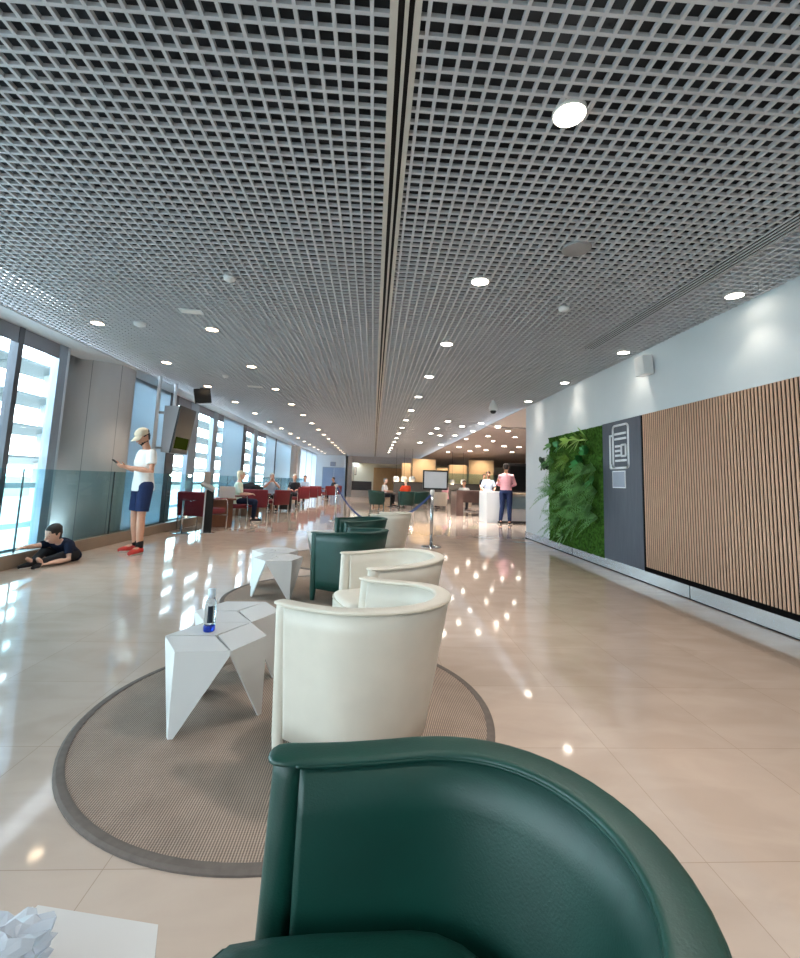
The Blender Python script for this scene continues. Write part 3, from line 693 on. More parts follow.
# ------------------------------------------------------------------ people
def head_pts(bm, c, up, fw, s, ears=True):
    s = s*HS[0]
    up = V(up).normalized(); fw = (V(fw)-up*V(fw).dot(up)).normalized(); sd = fw.cross(up)
    pr = [(-.118, .028, .03, .045), (-.10, .046, .052, .035), (-.07, .060, .068, .022), (-.035, .068, .080, .012), (0, .073, .090, .002), (.035, .076, .096, -.004), (.07, .074, .092, -.008), (.095, .060, .074, -.008), (.113, .036, .044, -.008), (.118, .012, .014, -.008)]
    tube(bm, [V(c)+up*z*s+fw*o*s for z, a, b, o in pr], [(a*s, b*s) for z, a, b, o in pr], 16, side=sd)
    C = V(c)
    limb(bm, [C+fw*.09*s+up*.018*s, C+fw*.112*s-up*.022*s], [.010*s, .016*s], 8)      # nose
    limb(bm, [C+fw*.088*s-up*.058*s+sd*.018*s, C+fw*.088*s-up*.058*s-sd*.018*s], [.011*s, .011*s], 8)   # lips
    if ears:
        for g_ in (1, -1): limb(bm, [C+sd*g_*.074*s-up*.025*s-fw*.008*s, C+sd*g_*.080*s+up*.02*s-fw*.016*s], [(.008*s, .014*s), (.009*s, .018*s)], 8, side=sd)
    return up, fw, sd
HS = [1.0]
def hand(bm, w, d, pn, s, curl=.5, mirror=1):
    """palm + five fingers; d = direction of the fingers, pn = palm normal"""
    w = V(w); d = V(d).normalized(); pn = (V(pn)-d*V(pn).dot(d)).normalized(); sd = d.cross(pn)*mirror
    limb(bm, [w, w+d*.045*s, w+d*.09*s], [(.026*s, .016*s), (.038*s, .015*s), (.040*s, .013*s)], 10, side=sd)
    for k, (off, L_) in enumerate(((.030, .070), (.010, .080), (-.010, .074), (-.030, .058))):
        b = w+d*.086*s+sd*off*s; d1 = (d+pn*.35*curl*2).normalized(); d2 = (d*(1-curl)+pn*curl*1.4).normalized()
        m1 = b+d1*L_*.5*s; limb(bm, [b-d*.02*s, b, m1, m1+d2*L_*.5*s], [.009*s, .0092*s, .0085*s, .007*s], 8)
    b = w+d*.03*s+sd*.03*s; q = b+(d*.6+sd*.75+pn*.3).normalized()*.036*s; limb(bm, [w+d*.02*s+sd*.015*s, b, q, q+(d*.9+sd*.25+pn*.4*curl*2).normalized()*.032*s], [.014*s, .0125*s, .0105*s, .008*s], 8)
def person(label, J, s=1.0, loc=(0, 0, 0), rz=0, skin='skin', shirt='tee', sleeve=.6, pants='navy', pleg=.5, shoes='shoe', hair='hairdark', hairlen=0, cap=None, voxel=.012, group=None, socks=None, beard=False, hs=1.0, curl=(.5, .5), hemdrop=.05, palm=None):
    """J: joints in metres for a 1.75 m figure, facing local +Y; scaled by s"""
    J = {k: V(v)*s for k, v in J.items()}; HS[0] = hs
    side = (J['shR']-J['shL']).normalized()
    pel, che, nek, hd = J['pelvis'], J['chest'], J['neck'], J['head']; wa = pel.lerp(che, .5)
    def torso(bm, g=0, low=True, top=True):  # stacked elliptical sections
        hips = (J['hipR']-J['hipL']).normalized()
        pts = [pel-(che-pel).normalized()*(.07*s), pel, wa, che, che.lerp(nek, .55), che.lerp(nek, .85)]
        rad = [(.125*s+g, .095*s+g), (.155*s+g, .112*s+g), (.140*s+g, .100*s+g), (.165*s+g, .112*s+g), (.150*s+g, .090*s+g), (.085*s+g, .066*s+g)]
        if top: tube(bm, pts if low else pts[1:], rad if low else rad[1:], 18, side=side)
        return bm
    # body
    bm = NB(); torso(bm)
    limb(bm, [che.lerp(nek, .7), nek, hd-(hd-nek)*.35], [.066*s, .052*s, .050*s], 12)
    up = J.get('hup', V((0, 0, 1)) * s); fw = J['hfw']
    up, fw, sd = head_pts(bm, hd, up, fw, s)
    for k, sg in (('R', 1), ('L', -1)):
        sh, el, wr = J['sh'+k], J['el'+k], J['wr'+k]
        limb(bm, [che.lerp(nek, .45).lerp(sh, .5), sh, sh.lerp(el, .45), el, el.lerp(wr, .35), wr], [.058*s, .056*s, .047*s, .040*s, .040*s, .027*s], 12)
        d = (wr-el).normalized(); pn = V(palm[k]) if palm else (V((0, 0, -1)) if abs(d.z) < .8 else V((-sg, 0, 0)))
        hand(bm, wr, J.get('hd'+k, d*s), pn, s, curl[0 if k == 'R' else 1], sg)
        hp, kn, an = J['hip'+k], J['kn'+k], J['an'+k]
        limb(bm, [pel.lerp(hp, .6), hp, hp.lerp(kn, .45), kn, kn.lerp(an, .35), an], [.085*s, .088*s, .075*s, .055*s, .056*s, .037*s], 12)
        to = J['to'+k]; limb(bm, [an-(to-an)*.25-V((0, 0, .035*s)), an.lerp(to, .5)-V((0, 0, .0*s)), to], [.036*s, .038*s, .03*s], 10)
    me = remesh(bm, voxel*.8)
    bm = NB(); bm.from_mesh(me); n0 = len(bm.faces)
    for f in bm.faces: f.smooth = True
    C = hd
    for g_ in (1, -1):
        r = bmesh.ops.create_icosphere(bm, subdivisions=2, radius=.0105*s)
        bmesh.ops.translate(bm, vec=C+(fw*.082*s+sd*g_*.031*s+up*.012*s)*hs, verts=r['verts'])
        for f in {f for v in r['verts'] for f in v.link_faces}: f.material_index = 1
    r0 = set(bm.faces); limb(bm, [C+(fw*.099*s-up*.057*s+sd*.02*s)*hs, C+(fw*.100*s-up*.057*s-sd*.02*s)*hs], [.0045*s]*2, 6)
    for f in set(bm.faces)-r0: f.material_index = 2
    me.clear_geometry(); bm.to_mesh(me); bm.free()
    me.materials.clear()
    body = link('person', me, [M[skin], M['eye'], M['lip']], None); 
    body.location = loc; body.rotation_euler = (0, 0, rz); tag(body, label, 'person', group)
    # clothing
    if shirt:
        bm = NB(); torso(bm, .017*s, low=False)
        if hemdrop: tube(bm, [wa, pel, pel-(che-pel).normalized()*(hemdrop+.05)*s], [(.155*s, .116*s), (.176*s, .134*s), (.182*s, .140*s)], 18, side=side)
        for k in 'RL':
            sh, el, wr = J['sh'+k], J['el'+k], J['wr'+k]
            if sleeve <= 1: e = sh.lerp(el, sleeve); limb(bm, [che.lerp(nek, .45).lerp(sh, .5), sh], [.066*s, .066*s], 12); tube(bm, [sh, sh.lerp(e, .5), e], [.067*s, .066*s, .065*s], 12)
            else:
                limb(bm, [che.lerp(nek, .45).lerp(sh, .5), sh, el], [.064*s, .064*s, .052*s], 12); limb(bm, [el, wr.lerp(el, 1-(sleeve-1))], [.054*s, .042*s], 12)
        link('shirt', remesh(bm, voxel), M[shirt], body, True)
    if pants:
        bm = NB(); tube(bm, [pel+(che-pel)*.30, pel, pel-(che-pel).normalized()*.09*s], [(.158*s, .118*s), (.17*s, .128*s), (.15*s, .12*s)], 18, side=side)
        for k in 'RL':
            hp, kn, an = J['hip'+k], J['kn'+k], J['an'+k]
            if pleg <= .6: e = hp.lerp(kn, pleg/.5); limb(bm, [pel.lerp(hp, .6), hp], [.1*s, .105*s], 12); tube(bm, [hp, hp.lerp(e, .5), e], [.106*s, .096*s, .088*s], 14)
            else: limb(bm, [pel.lerp(hp, .6), hp, hp.lerp(kn, .5), kn], [.1*s, .104*s, .09*s, .072*s], 12); tube(bm, [kn, kn.lerp(an, .5), an.lerp(kn, .02)], [.07*s, .064*s, .054*s], 12)
        link('shorts' if pleg <= .6 else 'trousers', remesh(bm, voxel), M[pants], body, True)
    if shoes:
        for k in 'RL':
            an, to = J['an'+k], J['to'+k]; d = (to-an); d.z = 0; L_ = d.length; d = d.normalized() if L_ > 0 else V((0, 1, 0)); u = V((0, 0, 1))
            if abs((to-an).normalized().z) > .8: d = (to-an).normalized(); u = V((0, -1, 0))
            h0 = an-d*.05*s; 
            base = an.z-.085*s if u.z else 0
            def P(f, z): return an+d*f*s+u*(z*s-.085*s)
            bm = NB(); limb(bm, [P(-.035, .045), P(.05, .045), P(.14, .036), P(.185, .030)], [(.040*s, .05*s), (.046*s, .05*s), (.050*s, .040*s), (.038*s, .030*s)], 12, side=d.cross(u)); limb(bm, [P(0, .05), P(0, .10)], [.046*s, .044*s], 12)
            sh = link('shoe', remesh(bm, voxel*.7), M[shoes], body, True)
            bm = NB(); limb(bm, [P(-.04, .012), P(.06, .012), P(.14, .012), P(.19, .013)], [(.040*s, .013*s), (.043*s, .013*s), (.050*s, .013*s), (.036*s, .011*s)], 12, side=d.cross(u)); link('sole', bm, M['sole'], sh, True)
            if socks: bm = NB(); limb(bm, [P(0, .09), P(-.004, .145)], [.047*s, .046*s], 12); link('sock', bm, M[socks], body, True)
    if hair:
        bm = NB(); pr = [(-.06-hairlen, .05, .05), (-.02, .073, .075), (.02, .083, .092), (.06, .084, .1), (.095, .070, .085), (.118, .046, .055), (.128, .014, .016)]
        q_ = s*hs; tube(bm, [hd+up*z*q_-fw*(.016 if z > 0 else .028)*q_ for z, a, b in pr], [(a*q_, b*q_) for z, a, b in pr], 18, side=sd)
        bmesh.ops.subdivide_edges(bm, edges=bm.edges[:], cuts=2, use_grid_fill=True)
        kill = [f for f in bm.faces if ((f.calc_center_median()-hd).dot(fw) > .035*s and (f.calc_center_median()-hd).dot(up) < .062*s) or ((f.calc_center_median()-hd).dot(fw) > -.005*s and (f.calc_center_median()-hd).dot(up) < .01*s)]
        bmesh.ops.delete(bm, geom=kill, context='FACES')
        for v in bm.verts: v.co += (v.co-hd).normalized()*.006*s*noise.noise(v.co*60)
        link('hair', bm, M[hair], body, True)
    if beard:
        bm = NB(); pr = [(-.121, .024, .03, .047), (-.102, .049, .056, .036), (-.072, .0625, .0715, .022), (-.04, .069, .0815, .012)]
        tube(bm, [hd+up*z*s+fw*o*s for z, a, b, o in pr], [(a*s, b*s) for z, a, b, o in pr], 20, side=sd)
        bmesh.ops.subdivide_edges(bm, edges=bm.edges[:], cuts=2, use_grid_fill=True)
        kill = [f for f in bm.faces if (f.calc_center_median()-hd).dot(fw) < .0*s or ((f.calc_center_median()-hd).dot(up) > -.055*s)]
        bmesh.ops.delete(bm, geom=kill, context='FACES'); link('beard', bm, M[hair], body, True)
    if cap:
        bm = NB(); pr = [(.035, .086, .104), (.06, .087, .105), (.095, .078, .094), (.12, .056, .068), (.135, .02, .025)]
        tube(bm, [hd+up*z*s-fw*.006*s for z, a, b in pr], [(a*s, b*s) for z, a, b in pr], 20, side=sd); c_ = link('cap', bm, M[cap], body, True)
        bm = NB(); lo, hi = [], []
        for k in range(11):
            a = R(-62+12.4*k); q = hd+up*.042*s-fw*.006*s+(fw*math.cos(a)*.10+sd*math.sin(a)*.084)*s; e = hd+up*(.022-.02*abs(math.sin(a)))*s+(fw*(.10+.085*math.cos(a*1.3))+sd*math.sin(a)*.08)*s
            lo.append((bm.verts.new(q), bm.verts.new(q+up*.006*s))); hi.append((bm.verts.new(e), bm.verts.new(e+up*.005*s)))
        for k in range(10):
            bm.faces.new((lo[k][0], lo[k+1][0], hi[k+1][0], hi[k][0])); bm.faces.new((lo[k][1], lo[k+1][1], hi[k+1][1], hi[k][1])); bm.faces.new((hi[k][0], hi[k+1][0], hi[k+1][1], hi[k][1]))
        link('brim', bm, M[cap], c_, True)
    return body
STAND = dict(pelvis=(0, 0, .95), chest=(0, .01, 1.25), neck=(0, -.005, 1.47), head=(0, .02, 1.625), hfw=(0, 1, 0), shR=(.165, -.01, 1.375), shL=(-.165, -.01, 1.375), elR=(.23, -.03, 1.12), elL=(-.23, -.03, 1.12), wrR=(.22, .08, .88), wrL=(-.22, .08, .88), hipR=(.09, 0, .92), hipL=(-.09, 0, .92), knR=(.10, .02, .5), knL=(-.10, .02, .5), anR=(.11, -.02, .085), anL=(-.11, -.02, .085), toR=(.14, .14, .035), toL=(-.14, .14, .035))
SIT = dict(pelvis=(0, 0, .52), chest=(0, .02, .82), neck=(0, .03, 1.03), head=(0, .07, 1.18), hfw=(0, 1, -.15), shR=(.165, .02, .935), shL=(-.165, .02, .935), elR=(.23, .10, .70), elL=(-.23, .10, .70), wrR=(.12, .32, .70), wrL=(-.12, .32, .70), hipR=(.09, .03, .50), hipL=(-.09, .03, .50), knR=(.12, .46, .50), knL=(-.12, .46, .50), anR=(.12, .44, .085), anL=(-.12, .44, .085), toR=(.13, .6, .035), toL=(-.13, .6, .035))
# standing man looking at his phone
J = dict(STAND)
J.update(head=(.02, .055, 1.61), hfw=(-.22, .80, -.55), hup=(-.1, .5, .86), neck=(0, .0, 1.46), elR=(.235, .0, 1.13), elL=(-.235, .0, 1.13), wrR=(.09, .25, 1.19), wrL=(-.07, .25, 1.17), hdR=(-.45, .85, .1), hdL=(.45, .85, .15), knR=(.10, .03, .5), knL=(-.11, .03, .5), anR=(.11, -.02, .085), anL=(-.15, .03, .085), toR=(.14, .14, .035), toL=(-.24, .16, .035))
MANP = (-3.41, 6.98, 0); MS = 1.83/1.75
person('standing man in white t-shirt, navy shorts and beige cap looking at phone', J, MS, MANP, R(138), 'skin', 'tee', .62, 'navy', .42, 'shoe', 'hairdark', cap='cap', socks='sock', beard=True, voxel=.011, curl=(.6, .6), palm={'R': (-.6, 0, .8), 'L': (.6, 0, .8)})
t = thing('phone', 'black phone held by the man in the cap', 'phone', (0, 0, 0)); bm = NB(); box(bm, -.036, .036, -.075, .075, -.005, .005, None, .003); link('case', bm, M['black'], t); link('screen', B(-.033, .033, -.07, .07, .005, .0056), M['screen'], t)
mz = Matrix.Translation(MANP) @ Matrix.Rotation(R(138), 4, 'Z') @ Matrix.Translation(V((.01, .36, 1.225))*MS) @ Matrix.Rotation(R(38), 4, 'X'); t.matrix_world = mz
# child on the floor by the plinth
J = dict(pelvis=(0, 0, .115), chest=(0, .17, .28), neck=(.0, .31, .37), head=(.03, .40, .50), hfw=(.35, .8, -.5), hup=(0, .45, .9), shR=(.155, .28, .33), shL=(-.155, .28, .33), elR=(.26, .46, .30), elL=(-.22, .34, .08), wrR=(.25, .72, .32), wrL=(-.06, .56, .05), hipR=(.09, .02, .11), hipL=(-.09, .02, .11), knR=(.18, .36, .20), knL=(-.10, .38, .13), anR=(.16, .62, .08), anL=(.04, .60, .07), toR=(.19, .70, .14), toL=(.03, .70, .14))
person('small dark-haired child in navy top crouched on floor by window plinth', J, .74, (-3.88, 6.22, 0), R(180), 'skinpale', 'navydark', .65, 'blackcloth', .9, 'blackcloth', 'hairdark', voxel=.011, hs=1.28, hairlen=.02)
# man in pink shirt at the counter
J = dict(STAND); J.update(head=(0, .04, 1.62), hfw=(0, .95, -.25), elR=(.25, .06, 1.14), elL=(-.25, .06, 1.14), wrR=(.16, .28, 1.08), wrL=(-.16, .28, 1.08), toL=(-.2, .13, .035), anL=(-.15, -.02, .085))
person('standing man in pink shirt and navy trousers at the white counter', J, 1.84/1.75, (4.02, 13.62, 0), R(-20), 'skin', 'pink', 1.75, 'navy', 1, 'blackcloth', 'hairdark', voxel=.014, hemdrop=0)
SG = 'seated travellers by the windows'
def sitter(label, px, py, Y, rz, s=1, **kw):
    q = at(px, py, 1, Y); J = dict(SIT); J.update(kw.pop('J', {})); return person(label, J, s, (q.x, Y, 0), rz, **kw)
sitter('seated fair-haired woman in pale green top behind the laptop', 237, 495, 12.1, R(-75), skin='skinpale', shirt='mint', sleeve=.9, pants='navydark', pleg=1, shoes='blackcloth', hair='hairfair', hairlen=.05, voxel=.014, group=SG)
sitter('seated man in pale blue shirt holding hands to his face', 271, 490, 16.3, R(200), skin='skin', shirt='paleblue', sleeve=.7, pants='blackcloth', pleg=1, shoes='blackcloth', hair='hairgrey', voxel=.015, group=SG, J=dict(wrR=(.06, .2, 1.02), wrL=(-.06, .2, 1.02), elR=(.25, .22, .80), elL=(-.25, .22, .80), hdR=(-.2, -.2, 1), hdL=(.2, -.2, 1)))
sitter('seated dark-clothed man with folded arms beyond the black suitcase', 294, 490, 18.6, R(190), skin='skin', shirt='blackcloth', sleeve=.7, pants='blackcloth', pleg=1, shoes='blackcloth', hair='hairgrey', voxel=.018, group=SG)
sitter('seated traveller in grey top at the far red chairs by the column', 305, 486, 22.5, R(170), skin='skin', shirt='paleblue', sleeve=.8, pants='blackcloth', pleg=1, shoes='blackcloth', hair='hairdark', voxel=.02, group=SG)
sitter('seated traveller in black farthest away before the blue doors', 334, 487, 27.5, R(120), skin='skin', shirt='blackcloth', sleeve=1.5, pants='blackcloth', pleg=1, shoes='blackcloth', hair='hairdark', voxel=.02, group=SG)
BG = 'seated guests at the far bar lounge'
sitter('seated guest in bright orange top in the far teal chairs', 406, 490, 20.2, R(20), skin='skinpale', shirt='orange', sleeve=.8, pants='blackcloth', pleg=1, shoes='blackcloth', hair='hairfair', voxel=.018, group=BG)
sitter('seated guest in white top beside the far green tub chair', 384, 490, 21.6, R(-110), skin='skinpale', shirt='tee', sleeve=.8, pants='blackcloth', pleg=1, shoes='blackcloth', hair='hairgrey', voxel=.018, group=BG)
sitter('seated guest in rose top behind the far ivory tub chair', 446, 490, 21.4, R(60), skin='skin', shirt='pink', sleeve=.8, pants='blackcloth', pleg=1, shoes='blackcloth', hair='hairdark', voxel=.018, group=BG)
sitter('seated guest in pale top behind the dark wooden desk', 464, 490, 19.4, R(170), skin='skin', shirt='tee', sleeve=.8, pants='blackcloth', pleg=1, shoes='blackcloth', hair='hairdark', voxel=.018, group=BG)
J = dict(STAND); q = at(488, 505, 1, 15.9); J.update(elR=(.25, .1, 1.14), elL=(-.25, .1, 1.14), wrR=(.18, .3, 1.0), wrL=(-.18, .3, 1.0))
person('attendant in pale shirt standing behind the end of the white counter', J, .93, (q.x, 15.9, 0), R(170), 'skin', 'paleblue', .9, 'blackcloth', 1, 'blackcloth', 'hairdark', voxel=.016, group='staff behind the counters')
q = at(484, 500, 1, 24.5)
person('attendant in dark clothes farther back behind the bar', STAND, 1, (q.x, 24.5, 0), R(190), 'skin', 'blackcloth', .9, 'blackcloth', 1, 'blackcloth', 'hairdark', voxel=.02, group='staff behind the counters')
# ------------------------------------------------------------------ seating and things by the windows
def red_chair(label, loc, rz, s=1):
    t = thing('red_armchair', label, 'chair', loc, rz, 'red armchairs by the windows'); t.scale = (s, s, s)
    bm = NB(); box(bm, -.33, .33, -.30, .30, .34, .45, None, .025); link('seat', bm, M['redf'], t, True)
    bm = NB(); box(bm, -.36, .36, -.05, .05, .30, .80, Matrix.Translation((0, -.31, 0)) @ Matrix.Rotation(R(5), 4, 'X'), .02); link('backrest', bm, M['redf'], t, True)
    for sg in (1, -1):
        bm = NB(); tube(bm, [(sg*.38, .28, 0), (sg*.38, .29, .3), (sg*.38, .26, .62), (sg*.38, .2, .645), (sg*.38, -.25, .645), (sg*.38, -.32, .62), (sg*.38, -.32, 0)], [.013]*7, 8); link('leg_frame', bm, M['chrome'], t, True)
        link('armrest', B(sg*.38-.03, sg*.38+.03, -.22, .24, .65, .675, .008), M['redf'], t)
    for yv in (.28, -.31): bm = NB(); tube(bm, [(-.38, yv, .3), (.38, yv, .3)], [.011]*2, 8); link('crossbar', bm, M['chrome'], t, True)
    return t
def fl(px, py): q = at(px, py, 2, 0); return (q.x, q.y, 0)
red_chair('dark red armchair seen from behind, beside the info totem', (-3.62, 10.12, 0), R(-18))
red_chair('dark red armchair nearest of the pair beyond the laptop table', (-3.40, 13.45, 0), R(12))
red_chair('dark red armchair second of the pair beyond the laptop table', (-3.22, 15.15, 0), R(60), .95)
q = at(237, 495, 1, 12.1); red_chair('dark red armchair holding the fair-haired woman', (q.x, 12.1, 0), R(-75))
for i, (px, Y, a, lab) in enumerate([(289, 17.6, 100, 'dark red armchair beyond the black suitcase'), (299, 20.0, 20, 'dark red armchair before the far concrete column'), (309, 21.5, 10, 'dark red armchair, third back from the black suitcase'), (317, 23.5, -15, 'dark red armchair, fourth back from the black suitcase'), (327, 25.5, 40, 'dark red armchair, last but one before the blue doors'), (333, 26.9, 110, 'dark red armchair farthest away before the blue doors')]):
    q = at(px, 495, 1, Y); red_chair(lab, (q.x, Y, 0), R(a))
def brown_table(label, loc, rz):
    t = thing('brown_table', label, 'table', loc, rz, 'brown tables by the windows')
    link('table_top', B(-.45, .45, -.32, .32, .60, .64, .006), M['brown'], t); link('leg_panel', B(.30, .34, -.26, .26, 0, .6), M['brown'], t); link('leg_panel', B(-.34, -.30, -.26, .26, 0, .6), M['brown'], t); link('stretcher', B(-.30, .30, -.02, .02, .35, .55), M['brown'], t)
brown_table('brown wooden table carrying the white laptop', (-3.55, 11.0, 0), R(-72)); q = at(290, 500, 1, 16.0); brown_table('brown wooden table by the black suitcase', (q.x-.9, 17.2, 0), R(-80))
t = thing('laptop', 'white laptop open on the brown table by the windows', 'laptop', (-3.38, 10.85, .64), R(15)); link('keyboard_base', B(-.17, .17, 0, .24, 0, .018, .004), M['offwhite'], t); bm = NB(); box(bm, -.17, .17, -.006, .006, 0, .26, Matrix.Translation((0, 0, .012)) @ Matrix.Rotation(R(6), 4, 'X'), .004); link('lid', bm, M['offwhite'], t)
t = thing('pedestal_stand', 'slim chrome pedestal stand with round foot beside the red armchair', 'pedestal table', (-3.74, 9.32, 0)); link('foot', lathe(NB(), [(.20, 0), (.20, .012), (.03, .02)], 32), M['chrome'], t); bm = NB(); tube(bm, [(0, 0, .015), (0, 0, .64)], [.022]*2, 12); link('pole', bm, M['chrome'], t, True); link('tray', B(-.06, .24, -.14, .14, .64, .655), M['bal'], t)
t = thing('info_totem', 'slim information totem with angled reader on top by the windows', 'info stand', (-3.29, 9.47, 0), R(20))
link('foot', B(-.14, .14, -.12, .12, 0, .012), M['steel'], t); link('post', B(-.075, .075, .03, .06, .012, .86), M['black'], t); link('post_side', B(-.10, -.075, -.05, .06, .012, .86), M['offwhite'], t)
bm = NB(); box(bm, -.15, .13, -.11, .11, -.02, .02, Matrix.Translation((-.04, 0, .92)) @ Matrix.Rotation(R(28), 4, 'Y') @ Matrix.Rotation(R(18), 4, 'X'), .006); link('reader', bm, M['greyplastic'], t)
link('card_holder', B(-.14, -.01, .05, .065, .97, 1.22), M['bulk'], t)
def suitcase(label, loc, rz, m, h=.62):
    t = thing('suitcase', label, 'suitcase', loc, rz, 'luggage by the windows'); bm = NB(); box(bm, -.21, .21, -.12, .12, .05, h, None, .04); link('shell', bm, M[m], t, True)
    bm = NB(); tube(bm, [(-.12, .1, h-.05), (-.12, .1, h+.22), (.12, .1, h+.22), (.12, .1, h-.05)], [.01]*4, 8); link('handle', bm, M['greyplastic'], t)
    for sx in (1, -1):
        for sy in (1, -1): link('wheel', B(sx*.15-.015, sx*.15+.015, sy*.08-.028, sy*.08+.028, 0, .055, .006), M['black'], t)
q = at(285, 511, 2, 0); suitcase('black suitcase standing between the red chairs', q, .2, 'black')
bm = NB(); crumple(bm, (0, 0, .16), .34, .2, .15, 8.2, 3, .4)
for v in bm.verts: v.co.z = max(v.co.z, 0)
q = V((-3.74, 14.05, 0)); o = link('dark_jacket', bm, M['blackcloth'], None, True); place(o, (q.x, 14.05, .645), .3); tag(o, 'crumpled dark jacket heaped between the seated woman and man', 'jacket')
brown_table('brown wooden table under the dark jacket', (q.x, 14.05, 0), R(90))
# hanging display
t = thing('flight_display', 'large tilted portrait display on steel poles above the standing man', 'display', (-3.95, 8.6, 1.98))
def wedge(bm, x0t, x1t, x0b, x1b, y0, y1, z0, z1):
    vs = [bm.verts.new(p) for p in ((x0b, y0, z0), (x1b, y0, z0), (x1t, y0, z1), (x0t, y0, z1), (x0b, y1, z0), (x1b, y1, z0), (x1t, y1, z1), (x0t, y1, z1))]
    for f in ((0, 1, 2, 3), (7, 6, 5, 4), (1, 5, 6, 2), (0, 3, 7, 4), (3, 2, 6, 7), (0, 4, 5, 1)): bm.faces.new([vs[k] for k in f])
    return bm
link('casing', wedge(NB(), 0, .27, 0, .15, 0, .72, -.43, .44), M['case'], t)
link('screen', wedge(NB(), .27, .305, .15, .185, -.005, .725, -.44, .45), M['screen'], t)
link('lit_image', wedge(NB(), .2275, .229, .1985, .200, .06, .66, -.35, -.13), M['olive'], t)
for yv in (-.06, .62):
    bm = NB(); tube(bm, [(-.10, yv, -.40), (-.10, yv, .975)], [.034]*2, 14); link('pole', bm, M['offwhite'], t, True)
    for z in (.30, -.36):
        bm = NB(); tube(bm, [(-.12, yv, z), (.02, yv+.04, z)], [.026]*2, 10); link('bracket', bm, M['case'], t, True)
t = thing('hanging_screen', 'small black screen hanging from the ceiling beyond the flight display', 'screen', (-3.66, 9.52, H), R(25)); bm = NB(); box(bm, -.16, .16, -.05, .05, -.33, -.02, Matrix.Rotation(R(-10), 4, 'Y'), .008); link('casing', bm, M['black'], t); link('hanger', B(-.03, .03, -.02, .02, -.03, 0), M['black'], t)
# ------------------------------------------------------------------ barrier and sign
def stanchion(label, p, sign=False):
    t = thing('stanchion', label, 'barrier post', (p[0], p[1], 0), 0, 'chrome barrier posts')
    link('foot', lathe(NB(), [(.18, 0), (.18, .012), (.05, .03), (.03, .035)], 32), M['chrome'], t, True); bm = NB(); tube(bm, [(0, 0, .03), (0, 0, .97)], [.030]*2, 16); link('post', bm, M['chrome'], t, True); link('head', lathe(NB(), [(.042, .94), (.042, 1.01), (.03, 1.03)], 20), M['offwhite' if not sign else 'steel'], t, True)
    return t
s1 = fl(335, 521); s2 = fl(431, 547)
stanchion('chrome barrier post at the far left end of the blue belt', s1)
stanchion('chrome barrier post holding the framed blank sign', s2)
t = thing('framed_sign', 'blank grey sign in a black frame on top of the barrier post', 'sign', (s2[0]+.05, s2[1], 1.03), R(6)); link('panel', B(-.215, .215, -.008, .008, .03, .33), M['sign'], t); bm = NB()
for a in ((-.235, .235, -.014, .014, 0, .03), (-.235, .235, -.014, .014, .33, .352), (-.235, -.213, -.014, .014, .03, .33), (.213, .235, -.014, .014, .03, .33)): box(bm, *a)
link('frame', bm, M['black'], t); link('stem', B(-.075, -.035, -.012, .012, -.0, .02), M['black'], t)
a, b = V((s1[0], s1[1], .96)), V((s2[0], s2[1], .96)); n = 24; bm = NB(); pv = []
for k in range(n+1):
    f = k/n; q = a.lerp(b, f); q.z -= .76*4*f*(1-f); pv.append((bm.verts.new(q+V((0, 0, .028))), bm.verts.new(q-V((0, 0, .028))), bm.verts.new(q+V((.004, .004, .028))), bm.verts.new(q+V((.004, .004, -.028)))))
for p, q in zip(pv, pv[1:]):
    bm.faces.new((p[0], q[0], q[1], p[1])); bm.faces.new((p[2], p[3], q[3], q[2])); bm.faces.new((p[0], p[2], q[2], q[0])); bm.faces.new((p[1], q[1], q[3], p[3]))
tag(link('barrier_belt', bm, M['rope']), 'sagging blue barrier belt strung between the two chrome posts', 'belt')
# ------------------------------------------------------------------ far bar, counters, end wall
t = thing('white_counter', 'long white service counter by the man in the pink shirt', 'counter', (3.62, 13.9, 0), R(6))
link('end_panel', B(-.12, .32, 0, .7, 0, .95, .01), M['counter'], t); link('front_panel', B(.32, 7, .1, .7, 0, .42), M['counter'], t); link('glass_front', B(.32, 7, .1, .115, .44, .80), M['glass'], t); link('counter_top', B(.32, 7, -.02, .75, .87, .93), M['countertop'], t); link('shelf', B(.32, 7, .12, .7, .42, .44), M['counter'], t); link('inner_back', B(.32, 7, .6, .7, .44, .87), M['counter'], t); link('kick', B(.35, 7, .07, .1, 0, .06), M['darkgrey'], t)
q = at(463, 516, 2, 0)
t = thing('wooden_desk', 'dark wooden desk left of the white counter', 'desk', (q.x-.25, q.y, 0), 0); link('side_panel', B(0, .25, 0, 1.2, 0, .92), M['dbrown'], t); link('modesty_panel', B(.25, 1.9, .2, .26, .48, .86), M['dbrown'], t); link('desk_top', B(0, 1.9, -.02, 1.2, .86, .92), M['dbrown'], t); link('foot_rail', B(.25, 1.9, .3, .34, .14, .17), M['steel'], t); link('side_panel', B(1.72, 1.9, 0, 1.2, 0, .86), M['dbrown'], t)
t = thing('bar_counter', 'long dark bar counter across the far lounge', 'bar', (1.2, 26.5, 0)); link('front', B(0, 16, 0, .6, 0, 1.12), M['darkgrey'], t); link('top', B(-.05, 16, -.08, .65, 1.12, 1.17), M['black'], t)
link('glass_screen', B(3.0, 16, .1, .115, 1.17, 1.75), M['bal'], t)
